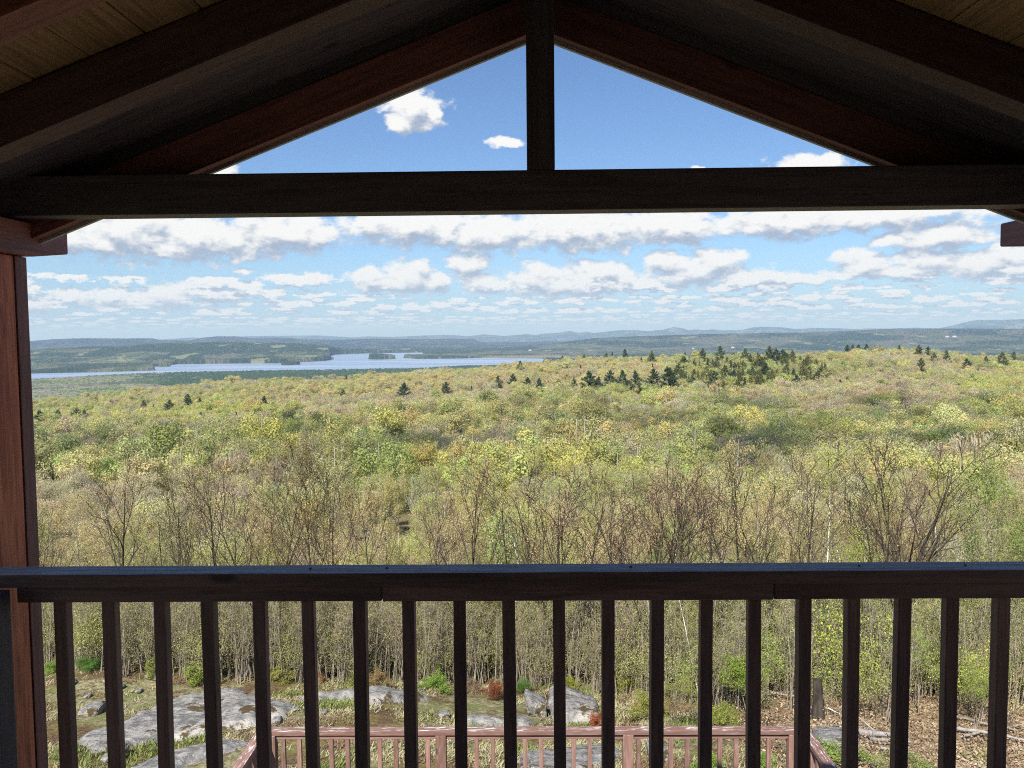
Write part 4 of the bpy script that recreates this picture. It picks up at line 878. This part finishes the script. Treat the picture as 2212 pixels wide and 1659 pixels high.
# ================================================================== bedrock, boulders, shrubs and the forest floor
def rockmat():
    m, nt, o = new_mat('lichened_granite'); t = N(nt, 'ShaderNodeTexCoord'); v = t.outputs['Object']
    a = noise(nt, v, 1.2, 6, 0.65); b_ = noise(nt, v, 6, 6, 0.7); f = noise(nt, v, 30, 4, 0.7)
    c = mixc(nt, mrange(nt, b_, 0.35, 0.65), (0.15, 0.148, 0.145), (0.37, 0.355, 0.335))
    c = mixc(nt, mrange(nt, a, 0.52, 0.66), c, (0.48, 0.45, 0.40))
    w_ = noise(nt, vmth(nt, 'MULTIPLY', v, (1, 3.5, 2)), 3.0, 6, 0.75, 0.5)
    c = mixc(nt, mrange(nt, w_, 0.53, 0.62, 0, 0.8), c, (0.085, 0.082, 0.078))
    c = mixc(nt, mrange(nt, f, 0.58, 0.66, 0, 0.6), c, (0.62, 0.61, 0.57))
    mo = noise(nt, v, 2.0, 5, 0.7); c = mixc(nt, mrange(nt, mo, 0.56, 0.61), c, (0.10, 0.075, 0.038))
    principled(nt, o, c, 0.9, 0.2, mth(nt, 'ADD', b_, mth(nt, 'MULTIPLY', w_, 1.5)), 0.9, 0.05); return m
M['rock'] = rockmat()
def gz_(x, y): return float(g(np.array([x]), np.array([y]))[0])
def slab(name, label, pts, h, seed, step=0.07, rough=0.18):
    P_ = np.array([zhit(x, y)[:2] for x, y in pts]); x0, y0 = P_.min(0)-0.4; x1, y1 = P_.max(0)+0.4
    step = max(step, (x1-x0)*(y1-y0) and math.sqrt((x1-x0)*(y1-y0)/22000))
    xs = np.arange(x0, x1, step); ys = np.arange(y0, y1, step); X, Y = np.meshgrid(xs, ys)
    ins = inpoly(X, Y, [tuple(p) for p in P_]); d_ = np.full(X.shape, 9.0)
    for i in range(len(P_)):
        a, b_ = P_[i], P_[(i+1) % len(P_)]; ab = b_-a; t = np.clip(((X-a[0])*ab[0]+(Y-a[1])*ab[1])/(ab@ab), 0, 1); d_ = np.minimum(d_, np.hypot(X-a[0]-t*ab[0], Y-a[1]-t*ab[1]))
    sd = np.where(ins, d_, -d_)+(fbm(X/0.9, Y/0.9, 4, seed)-0.5)*0.42+0.06
    lay = fbm(X/1.6+3, Y/0.7, 4, seed+4); st = np.floor(lay*7)/7*0.6+lay*0.4
    Z = g(X, Y)-0.12 + np.clip(sd/0.28, -1, 1)*0.16 + np.clip(sd, 0, 1.2)/1.2*h*0.6 + (st-0.4)*h*rough*3*(sd > 0) + (fbm(X/0.25, Y/0.25, 3, seed+7)-0.5)*0.05
    n, m_ = X.shape; i = (np.arange(n-1)[:, None]*m_+np.arange(m_-1)[None]).ravel(); F = np.stack([i, i+1, i+m_+1, i+m_], 1)
    F = F[(sd.ravel()[F] > -0.35).any(1)]; c = np.array([P_[:, 0].mean(), P_[:, 1].mean(), Z.mean()])
    V = np.stack([X.ravel(), Y.ravel(), Z.ravel()], 1)-c
    return tag(obj(name, npmesh(name, V, F, [M['rock']], smooth=True), None, c), label, 'rock')
slab('rock_outcrop', 'long flat grey bedrock slab, the largest, sloping up behind the third to sixth balusters', [(165,1600),(230,1570),(300,1530),(400,1502),(500,1496),(600,1510),(655,1530),(640,1556),(520,1580),(440,1600),(370,1612),(300,1622),(245,1632),(185,1640)], 0.30, 201)
slab('rock_outcrop', 'second pale bedrock sheet running under the corner of the pink railing', [(235,1668),(300,1640),(400,1616),(500,1598),(560,1594),(560,1606),(500,1630),(430,1655),(420,1690),(260,1700)], 0.30, 205)
slab('rock_outcrop', 'low grey ledge behind the green tuft beside the big slab', [(640,1512),(690,1497),(770,1490),(860,1484),(945,1508),(930,1516),(860,1525),(800,1528),(720,1516),(680,1524)], 0.30, 209)
slab('rock_outcrop', 'lichen-white ledge in front of the split boulder', [(985,1562),(1010,1555),(1070,1555),(1115,1543),(1160,1550),(1175,1570),(1120,1576),(1050,1574)], 0.26, 213)
slab('rock_outcrop', 'flat stone patch seen through the middle of the pink railing', [(1060,1668),(1120,1625),(1230,1612),(1330,1605),(1400,1640),(1330,1668),(1200,1690)], 0.12, 217)
def boulder(label, x, y, wpx, hpx, dep, seed, tilt=0.0, cuts=14):
    b0 = zhit(x, y); Yd = b0[1]+dep*0.4; sc = (Yd*1.03)/FP; w_, h = wpx*sc, hpx*sc*1.05; rg = np.random.default_rng(seed)
    bm = bmesh.new(); pts = rg.uniform(-1, 1, (cuts, 3))*np.array([w_/2, dep/2, h/2]); box = [(sx*w_/2*rg.uniform(.6, 1), sy*dep/2*rg.uniform(.5, 1), sz*h/2*rg.uniform(.55, 1)) for sx in (-1, 1) for sy in (-1, 1) for sz in (-1, 1)]
    for p in list(pts)+box: bm.verts.new(Vector(p)+Vector((0, 0, p[0]*tilt)))
    r_ = bmesh.ops.convex_hull(bm, input=bm.verts[:]); bmesh.ops.delete(bm, geom=[e for e in r_['geom_interior'] if isinstance(e, bmesh.types.BMVert)], context='VERTS')
    bmesh.ops.bevel(bm, geom=bm.edges[:], offset=min(w_, h)*0.05, segments=2, affect='EDGES'); bmesh.ops.triangulate(bm, faces=bm.faces[:])
    bmesh.ops.subdivide_edges(bm, edges=bm.edges[:], cuts=2, use_grid_fill=True)
    co = np.array([v.co[:] for v in bm.verts]); k = fbm(co[:, 0]/0.3+co[:, 2]*1.7, co[:, 1]/0.3-co[:, 2]*2.1, 4, seed)-0.5; nn = co/(np.linalg.norm(co, axis=1)[:, None]+1e-6)
    for v, c_ in zip(bm.verts, co+nn*k[:, None]*min(w_, h)*0.22): v.co = c_
    me = bpy.data.meshes.new('boulder'); bm.to_mesh(me); bm.free(); me.materials.append(M['rock'])
    for p in me.polygons: p.use_smooth = True
    xx = atY(x, y, Yd)[0]; o = obj('boulder', me, None, (xx, Yd, gz_(xx, Yd)+h*0.38)); return tag(o, label, 'rock')
boulder('upright whitish lichened block, smaller half of the split boulder', 1158, 1550, 52, 46, 0.5, 31, -0.5)
boulder('large smooth slanting half of the split boulder with a flat pale top', 1245, 1562, 134, 38, 1.3, 37, -0.22, 10)
boulder('grey angular stone lying on the brown moss behind the second baluster', 200, 1548, 42, 19, 0.4, 35)
boulder('mossy rounded stone lying in the leaf litter beyond the pink corner post', 1795, 1632, 62, 30, 0.7, 61)
boulder('wedge stone in front of the long bedrock slab', 250, 1655, 44, 24, 0.5, 37)
boulder('small pale stone in the grass just above the pink railing', 598, 1567, 20, 15, 0.22, 38)
boulder('small white stone on the moss by the left end of the split ledge'.replace('left ', 'near '), 960, 1553, 26, 12, 0.25, 39)
boulder('broken grey stone seen low through the pink balusters near the far corner post', 1420, 1650, 40, 36, 0.5, 41)
boulder('low grey rock on the mossy rise behind the first balusters', 330, 1470, 30, 8, 0.3, 43)
boulder('little whitish stone among the moss of the rise', 150, 1487, 26, 8, 0.25, 44)
for i, (x, y) in enumerate([(300, 1500), (190, 1510), (262, 1490), (232, 1478), (700, 1545), (640, 1540), (905, 1505), (1100, 1600), (1700, 1625)]):
    boulder('small loose stone %s' % ['above the long slab', 'on the brown rise', 'at the top of the rise', 'beside the fern bush', 'in grass below the low ledge', 'at the tip of the long slab', 'at the end of the low ledge', 'under the pink cap rail', 'by the pink corner'][i], x, y, 14, 7, 0.16, 50+i)
# shrubs, each on its own
def bush_mesh(seed, n=9, leafn=6, ls=0.035):
    rg = np.random.default_rng(seed); S = [[], [], [], []]; T = []
    for i in range(n):
        a = rg.uniform(0, 6.3); ln = rg.uniform(0.1, 1.25); dd = np.array([math.cos(a)*ln, math.sin(a)*ln, 1]); dd /= np.linalg.norm(dd)
        grow(rg, (rg.normal(0, .12), rg.normal(0, .12), -0.08), dd, rg.uniform(0.7, 1.05), 0.011, 0, S, T, SPECS['bush'])
    V0, F0 = tubes(S[0]+S[1]+S[2]+S[3], 3); V, F = leaves(T, leafn, 0.055, ls, 0.6, rg)
    return npmesh('stems', V0, F0, [M['twig']]), npmesh('foliage', V, F, [M['leaf']], attrs={'leafv': leafv(len(V), rg)})
BUSH = [bush_mesh(500+i, [9, 12, 8][i], [7, 11, 4][i], [0.034, 0.026, 0.04][i]) for i in range(3)]
SHRUBS = [(188,1450,66,34,1,(0.125, 0.250, 0.056),'rounded fern-green bush on the mossy rise beside the red post'),(1066,1512,50,46,1,(0.288, 0.106, 0.056),'round russet-brown bush beside the split boulder'),
 (945,1492,76,42,0,(0.237, 0.375, 0.075),'bright green leafy bush at the foot of the dead spruce'),(1128,1497,40,36,1,(0.138, 0.263, 0.069),'dark green juniper tuft touching the upright block'),(820,1484,60,44,0,(0.34,0.25,0.12),'orange-brown leafy bush over the low ledge'),
 (1010,1498,55,34,2,(0.30,0.22,0.15),'low reddish heath clump next to the russet bush'),(770,1480,60,36,2,(0.300, 0.325, 0.100),'olive shrub behind the low ledge'),(1290,1580,56,46,0,(0.400, 0.125, 0.050),'rust-red seedling bush at the toe of the big boulder'),
 (1225,1492,60,36,0,(0.338, 0.362, 0.075),'yellow-green low bush above the big boulder half'),(1010,1470,50,46,0,(0.275, 0.400, 0.088),'light green bush between the dead spruce and the russet bush'),(1460,1575,120,100,0,(0.312, 0.338, 0.075),'large olive-yellow shrub past the boulder, leaning over the pink rail'),
 (1400,1555,80,70,0,(0.338, 0.362, 0.088),'olive shrub between the rust-red seedling and the large one'),(1560,1580,70,70,0,(0.325, 0.375, 0.088),'fresh shrub at the end of the large olive one'),(1615,1540,90,100,2,(0.275, 0.375, 0.075),'loose green shrub over the leaf litter'),
 (1760,1500,70,110,0,(0.375, 0.338, 0.075),'golden-leaved upright shrub with a stub of trunk beneath'),(1985,1545,90,150,0,(0.312, 0.500, 0.062),'tall lime green shrub before the leaf litter'),(1880,1480,80,170,0,(0.350, 0.475, 0.062),'mustard-green cascading shrub behind the seventeenth baluster'),
 (2080,1490,90,130,2,(0.338, 0.425, 0.125),'shrub dotted with white blossom near the last balusters'),(2110,1570,110,110,0,(0.300, 0.425, 0.075),'leafy green shrub low at the end of the railing'),(2190,1510,70,100,0,(0.350, 0.425, 0.075),'yellow-green shrub at the edge of the view'),
 (1840,1660,120,60,2,(0.275, 0.375, 0.100),'white-flecked herb patch beyond the pink corner'),(1960,1665,90,46,2,(0.300, 0.375, 0.125),'white-flowering low herb patch beside the pale stick'),(1640,1668,60,46,0,(0.250, 0.413, 0.075),'green shrub seen through the last pink balusters'),(1530,1668,70,50,0,(0.263, 0.400, 0.088),'green shrub between pink corner posts'),
 (110,1455,40,30,0,(0.250, 0.400, 0.075),'small green bush pressed against the red post'),(420,1470,80,50,0,(0.300, 0.388, 0.088),'yellow-green bushy undergrowth behind the fourth baluster'),(330,1462,50,50,0,(0.300, 0.375, 0.088),'greenish shrub standing behind the mossy rise'),(600,1472,80,40,0,(0.325, 0.338, 0.100),'low olive bush where the thicket meets the moss'),(690,1475,46,30,2,(0.350, 0.200, 0.100),'small reddish bush at the thicket edge'),
 (1350,1490,60,50,0,(0.350, 0.375, 0.075),'yellowish shrub behind the big boulder half'),(560,1478,30,26,2,(0.375, 0.163, 0.075),'tiny reddish shrub at the thicket edge')]
for (x, y, w_, hp, vi, col, lab) in SHRUBS:
    b0 = zhit(x, y); sc = b0[1]*1.03/FP; a, b_ = BUSH[vi]; H = hp*sc; W_ = w_*sc
    tall = hp >= 90
    if tall:
        tm, cm = PR['sapling'][int(x) % 2] if vi == 2 else PR['leafy'][int(x) % 3]; ph = 4.0 if vi == 2 else 6.0
        t = thing('shrub', lab, 'shrub', tuple(b0), None, x*0.7); q_ = W_/(0.55*ph); t.scale = (q_, q_, H*1.15/ph)
        obj('stems', tm, t); c = obj('foliage', cm, t); c.color = (*col, 1); continue
    t = thing('shrub', lab, 'shrub', tuple(b0), None, x*0.7); t.scale = (W_/1.5, W_/1.5, H/1.15)
    obj('stems', a, t); c = obj('foliage', b_, t); c.color = (*col, 1)
M['petal'] = tintmat('white_petals', 'obj', 0.2, 0.1)
for (x, y, w_, hp) in [(2080,1490,90,130), (1840,1655,120,50), (1960,1660,90,40)]: pass
# fallen stems in the leaf litter
def log(label, x0, y0, x1, y1, r_, mat='deadwood', seed=0, lift=0.05):
    a, b_ = zhit(x0, y0), zhit(x1, y1); rg = np.random.default_rng(seed); n = 7; S = []; L = np.linalg.norm(b_-a)
    P_ = [a+(b_-a)*i/n+rg.normal(0, 0.012*L, 3)*np.array([1, 1, .4])+[0, 0, r_+lift] for i in range(n+1)]
    for i in range(n): S.append((*P_[i], *P_[i+1], r_*(1-0.5*i/n), r_*(1-0.5*(i+1)/n)))
    for i in range(2, n):
        if rg.random() < .6: S.append((*P_[i], *(P_[i]+rg.normal(0, .16, 3)+[0, 0, .18]), r_*.35, r_*.15))
    V, F = tubes(S, 7); c = V.mean(0)
    return tag(obj('fallen_branch', npmesh('fallen_branch', V-c, F, [M[mat]], smooth=True), None, c), label, 'branch')
log('straight pale peeled stick lying on the leaves beside the white-flecked herbs', 1900, 1628, 1975, 1640, 0.022, seed=1)
log('grey weathered log end lying on the litter', 1850, 1598, 1960, 1604, 0.05, seed=2)
log('thin grey log under the weathered log', 1870, 1608, 1965, 1615, 0.03, seed=3)
log('dark fallen stem across the litter behind the fifteenth baluster', 1610, 1500, 1745, 1518, 0.03, 'bark', 4)
log('long brown fallen stem below the thicket', 1620, 1516, 1730, 1500, 0.025, 'bark', 5)
log('curved bare branch on the sunny slope at the edge', 2060, 1560, 2200, 1590, 0.03, 'bark', 6)
log('second dark branch in the brush heap at the edge', 2080, 1600, 2210, 1575, 0.025, 'bark', 7)
log('third grey branch in the brush heap at the edge', 2070, 1585, 2212, 1610, 0.03, 'deadwood', 8)
log('leaning dead stem slanting through the thicket', 1620, 1470, 1750, 1400, 0.03, 'deadwood', 9, 0.2)
log('thin silvery stick beside the long slab', 560, 1600, 600, 1592, 0.012, 'deadwood', 10)
log('pale twig on the moss at the thicket edge', 555, 1476, 640, 1470, 0.03, 'deadwood', 11)
log('white birch branch fallen on the leaves behind the eighteenth baluster', 1790, 1540, 1840, 1565, 0.014, 'birch', 12)
t_ = zhit(1765, 1553); S = [(0, 0, -.1, .02, 0, .25, .13, .085), (.02, 0, .25, 0, .02, .62, .085, .07)]; V, F = tubes(S, 9)
tag(obj('tree_stump', npmesh('tree_stump', V, F, [M['darkbark']], smooth=True), None, tuple(t_)), 'stout dark stub of trunk under the golden-leaved shrub', 'stump')

# ---- grass tufts, undergrowth and leaf litter, uncountable
def grass_mesh(seed, n=26, h=0.10, mat='leafi'):
    rg = np.random.default_rng(seed); c = rg.normal(0, .06, (n, 3)); c[:, 2] = -0.01; a = rg.uniform(0, 6.3, n); ln = rg.uniform(.1, .7, n); hh = h*rg.uniform(.5, 1.3, n)
    tip = c+np.stack([np.cos(a)*ln*hh, np.sin(a)*ln*hh, hh], 1); s = np.stack([-np.sin(a), np.cos(a), 0*a], 1)*0.008; mid = (c+tip)/2+np.array([0, 0, .012])
    V = np.stack([c-s, c+s, mid+s*0.8, tip], 1).reshape(-1, 3); F = (np.arange(n)*4)[:, None]+np.arange(4)[None]
    return npmesh('grass_tuft', V, F, [M[mat]], attrs={'leafv': leafv(len(V), rg)})
def litter_mesh(seed, n=44):
    rg = np.random.default_rng(seed); c = rg.uniform(-.22, .22, (n, 3)); c[:, 2] = rg.uniform(0.005, .04, n); V, F = leaves(c, 1, 0.0, 0.025, 2.2, rg)
    return npmesh('leaf_patch', V, F, [M['leafi']], attrs={'leafv': leafv(len(V), rg)})
n = 15000; Y = 8.5+10.5*rng.random(n)**0.9; X = rng.uniform(-1, 1, n)*(0.64*Y+1); right_ = X-0.22*Y+(fbm(X/2, Y/2, 3, 5)-.5)*4 > 0.9
onr = np.zeros(n, bool); dens = fbm(X/1.1, Y/1.1, 3, 77)
k = (~right_ | (rng.random(n) < .10)) & (dens > 0.40) & ~((((X+6.8)/3)**2+((Y-15.2)/2.2)**2 < 1) & (rng.random(n) < .75))
X, Y, dens = X[k], Y[k], dens[k]; n = len(X); gp = np.array([(0.46, 0.43, 0.29), (0.25, 0.30, 0.11), (0.36, 0.34, 0.19), (0.27, 0.20, 0.13)])
tn = fbm(X/0.8, Y/0.8, 3, 79); cl = np.where(tn > .64, 1, np.where(tn < 0.36, 3, np.where(rng.random(n) < .6, 0, 2)))
rot = np.stack([0*X, 0*X, rng.uniform(0, 6.3, n)], 1); s = rng.uniform(.6, 1.3, n)
scatter('grass', np.stack([X, Y, g(X, Y)+.0], 1), rng.integers(0, 3, n), rot, np.stack([s, s, s*np.where(cl == 1, 0.6, .34)], 1), gp[cl]*rng.uniform(.8, 1.2, (n, 1)), [grass_mesh(600+i) for i in range(3)], 'short dry and green grass and moss tufts among the rocks', 'grass')
n = 9000; Y = 8.5+26*rng.random(n)**1.3; X = rng.uniform(-1, 1, n)*(0.68*Y+1); k = (X-0.22*Y+(fbm(X/2, Y/2, 3, 5)-.5)*4 > 0.7) | (Y > 18); X, Y = X[k], Y[k]; n = len(X)
gp = np.array([(0.48, 0.38, 0.27), (0.33, 0.24, 0.16), (0.58, 0.49, 0.37), (0.26, 0.19, 0.13)])
rot = np.stack([0*X, 0*X, rng.uniform(0, 6.3, n)], 1); s = rng.uniform(.8, 1.4, n)
scatter('leaf_litter', np.stack([X, Y, g(X, Y)+.01], 1), rng.integers(0, 3, n), rot, np.stack([s, s, s], 1), gp[rng.integers(0, 4, n)], [litter_mesh(610+i) for i in range(3)], 'pale tan fallen leaves carpeting the slope among the trees', 'leaf litter')
def under_mesh(seed, h=1.5, leafn=3, ls=0.05):
    rg = np.random.default_rng(seed); S = [[], [], [], []]; T = []
    for i in range(4):
        a = rg.uniform(0, 6.3); ln = rg.uniform(0.05, 0.35); dd = np.array([math.cos(a)*ln, math.sin(a)*ln, 1]); dd /= np.linalg.norm(dd)
        grow(rg, (rg.normal(0, .25), rg.normal(0, .25), -0.1), dd, h*rg.uniform(0.7, 1.2), 0.011, 0, S, T, SPECS['bush'])
    V0, F0 = tubes(S[0]+S[1]+S[2]+S[3], 3); V, F = leaves(T, leafn, 0.09, ls, 0.6, rg); VV, FF, ms = join([(V, F, 0), (V0, F0, 1)])
    lv = np.full(len(VV), .5); lv[:len(V)] = leafv(len(V), rg)
    return npmesh('undergrowth_stem', VV, FF, [M['leafi'], M['twig']], ms, attrs={'leafv': lv})
def whip_mesh(seed):
    rg = np.random.default_rng(seed); S = [[], [], [], []]; T = []; sp = dict(SPECS['pole']); sp['n'] = [8, 3, 2]; sp['rmin'] = 0.005
    for i in range(3): grow(rg, (rg.normal(0, .3), rg.normal(0, .3), -0.2), (rg.normal(0, .06), rg.normal(0, .06), 1), 4.2*rg.uniform(.7, 1.1), 0.030, 0, S, T, sp)
    V0, F0 = tubes(S[0], 5); V1, F1 = tubes(S[1]+S[2]+S[3], 3); V, F = leaves(T, 1, 0.07, 0.027, 0.6, rg); VV, FF, ms = join([(V, F, 0), (V0, F0, 1), (V1, F1, 2)])
    lv = np.full(len(VV), .5); lv[:len(V)] = leafv(len(V), rg)
    return npmesh('sapling_stem', VV, FF, [M['leafi'], M['bark'], M['twig']], ms, attrs={'leafv': lv})
n = 4200; XP = rng.uniform(-80, 2300, n); Y = yfront(XP)-0.2+24*rng.random(n)**1.6; X = (XP-1106)/FP*Y*1.0-0.0148*Y; q = rng.random(n) < .09; q = q & (X/Y > 0.2); Y = np.where(q, rng.uniform(12.5, 15.5, n), Y)
k = rng.random(n) < 1.1; XP = XP[k]; X, Y = X[k], Y[k]; n = len(X); wh = rng.random(n) < np.where(XP > 1480, .56, .78)
gp = np.array([OLV, LIM, YEL, (0.40, 0.52, 0.13), OCH]); pr = np.where(X/Y > 0.14, 1, 0)
ci = np.where(rng.random(n) < .62, np.where(pr == 1, 3, 0), rng.integers(0, 5, n)); rot = np.stack([0*X, 0*X, rng.uniform(0, 6.3, n)], 1); s = rng.uniform(.55, 1.15, n)*np.where(Y < yfront(XP)+0.8, .55, 1); hmax = np.maximum(-0.287*Y-g(X, Y), 0.9); s = np.where(wh, np.minimum(s, hmax*rng.uniform(.6, 1.05, n)/4.4), np.minimum(s, hmax*rng.uniform(.5, 1.0, n)/2.0))
scatter('undergrowth', np.stack([X, Y, g(X, Y)], 1), np.where(wh, 3+rng.integers(0, 3, n), rng.integers(0, 3, n)), rot, np.stack([s, s, s], 1), gp[ci]*rng.uniform(.8, 1.2, (n, 1)), [under_mesh(630+i, leafn=[2, 5, 2][i], ls=0.030) for i in range(3)]+[whip_mesh(640+i) for i in range(3)], 'dense tangle of saplings and thin stems filling the thicket floor', 'undergrowth')

# ---- distant farm buildings
def farmhouse(label, x, y, D, L, W_, H, white=True):
    v = ray(x, y); r_ = math.hypot(v[0], v[1]); c = v/r_*D
    t = thing('farmhouse', label, 'building', tuple(c), 'pale farm buildings far out on the plain', 0.4)
    V = np.array([(-L/2, -W_/2, 0), (L/2, -W_/2, 0), (L/2, W_/2, 0), (-L/2, W_/2, 0), (-L/2, -W_/2, H), (L/2, -W_/2, H), (L/2, W_/2, H), (-L/2, W_/2, H), (-L/2, 0, H+W_*.35), (L/2, 0, H+W_*.35)])
    m = FARM[0]; obj('wall', npmesh('wall', V, [np.array([(0, 1, 5, 4), (2, 3, 7, 6)]), np.array([(1, 2, 6), (1, 6, 9), (1, 9, 5), (3, 0, 4), (3, 4, 8), (3, 8, 7)])], [m]), t)
    e = 0.6; R_ = np.array([(-L/2-e, -W_/2-e, H-.2), (L/2+e, -W_/2-e, H-.2), (L/2+e, 0, H+W_*.35+.3), (-L/2-e, 0, H+W_*.35+.3), (-L/2-e, W_/2+e, H-.2), (L/2+e, W_/2+e, H-.2)])
    obj('roof', npmesh('roof', R_, np.array([(0, 1, 2, 3), (3, 2, 5, 4)]), [FARM[1]]), t)
m1, nt, o = new_mat('white_siding'); principled(nt, o, (0.66, 0.65, 0.62), 0.8); m2, nt, o = new_mat('metal_roofing'); principled(nt, o, (0.42, 0.44, 0.46), 0.5); FARM = (m1, m2)
farmhouse('white farmhouse on the open plain above the end of the lone crest pines', 2062, 728.5, 6000, 24, 10, 6)
farmhouse('long white barn next to the farmhouse on the plain', 2046, 728.5, 6050, 22, 10, 5)
farmhouse('white house in a field above the spruce grove', 1583, 752, 4400, 14, 8, 4)
farmhouse('small white shed in the woods above the pale slope', 1497, 753.5, 4300, 9, 6, 3)
farmhouse('cream barn among trees beyond the marshy end of the lake', 1145, 757.5, 5600, 18, 8, 4)

# ---- clouds overhead, out of the picture but shading the hillside as in the photograph
m, nt, o = new_mat('cloud_vapour'); d_ = N(nt, 'ShaderNodeBsdfDiffuse'); d_.inputs[0].default_value = (0.9, 0.9, 0.9, 1); t2 = N(nt, 'ShaderNodeBsdfTranslucent'); t2.inputs[0].default_value = (0.8, 0.8, 0.8, 1); mx = N(nt, 'ShaderNodeMixShader'); mx.inputs[0].default_value = 0.25
link(nt, d_.outputs[0], mx.inputs[1]); link(nt, t2.outputs[0], mx.inputs[2]); link(nt, mx.outputs[0], o.inputs[0])
def overhead_cloud(x, y, rx, ry, n, seed, HC=2400.0):
    """a field of broken cumulus puffs whose thin shade falls on the hillside round the surveyed point"""
    f = zhit(x, y, 7.0, 60, 1040); t = (HC-f[2])/sv.z; c = np.array([f[0]+sv.x*t, f[1]+sv.y*t, HC]); rg = np.random.default_rng(seed); bm = bmesh.new()
    for i in range(n):
        a = rg.uniform(0, 6.3); q = math.sqrt(rg.random()); p = Vector((math.cos(a)*q*rx, math.sin(a)*q*ry, rg.uniform(0, 12))); rr = rg.uniform(5, 11)
        bmesh.ops.create_icosphere(bm, subdivisions=3, radius=rr, matrix=Matrix.Translation(p) @ Matrix.Diagonal((1.3, 1.0, .6, 1)))
    co = np.array([v.co[:] for v in bm.verts]); k_ = fbm(co[:, 0]/7+co[:, 2]/5, co[:, 1]/7, 3, seed)-.5
    for v, k in zip(bm.verts, k_): v.co.z += k*9; v.co.x += k*5
    me = bpy.data.meshes.new('cloud'); bm.to_mesh(me); bm.free(); me.materials.append(m)
    tag(obj('cloud', me, None, tuple(c)), 'broken white cumulus high above the lookout casting thin shade on the hillside', 'cloud', kind='structure')
overhead_cloud(1480, 915, 200, 140, 100, 1)

# ---- the air
m, nt, o = new_mat('haze_air'); pv = N(nt, 'ShaderNodeVolumePrincipled'); pv.inputs['Color'].default_value = (0.48, 0.70, 1.0, 1); pv.inputs['Absorption Color'].default_value = (0.45, 0.60, 1, 1); pv.inputs['Density'].default_value = 6.4e-5; pv.inputs['Anisotropy'].default_value = 0.0
link(nt, pv.outputs[0], o.inputs['Volume'])
hx, hy0, hy1, hz0, hz1 = 45000, -45000, 45000, -420, 420
V = np.array([(x, y, z) for z in (hz0, hz1) for (x, y) in ((-hx, hy0), (hx, hy0), (hx, hy1), (-hx, hy1))])
F = np.array([(0, 3, 2, 1), (4, 5, 6, 7), (0, 1, 5, 4), (1, 2, 6, 5), (2, 3, 7, 6), (3, 0, 4, 7)])
tag(obj('haze', npmesh('haze', V, F, [m])), 'thin blue haze filling the air out to the mountains', 'haze', kind='stuff')
print('objects', len(scene.objects))
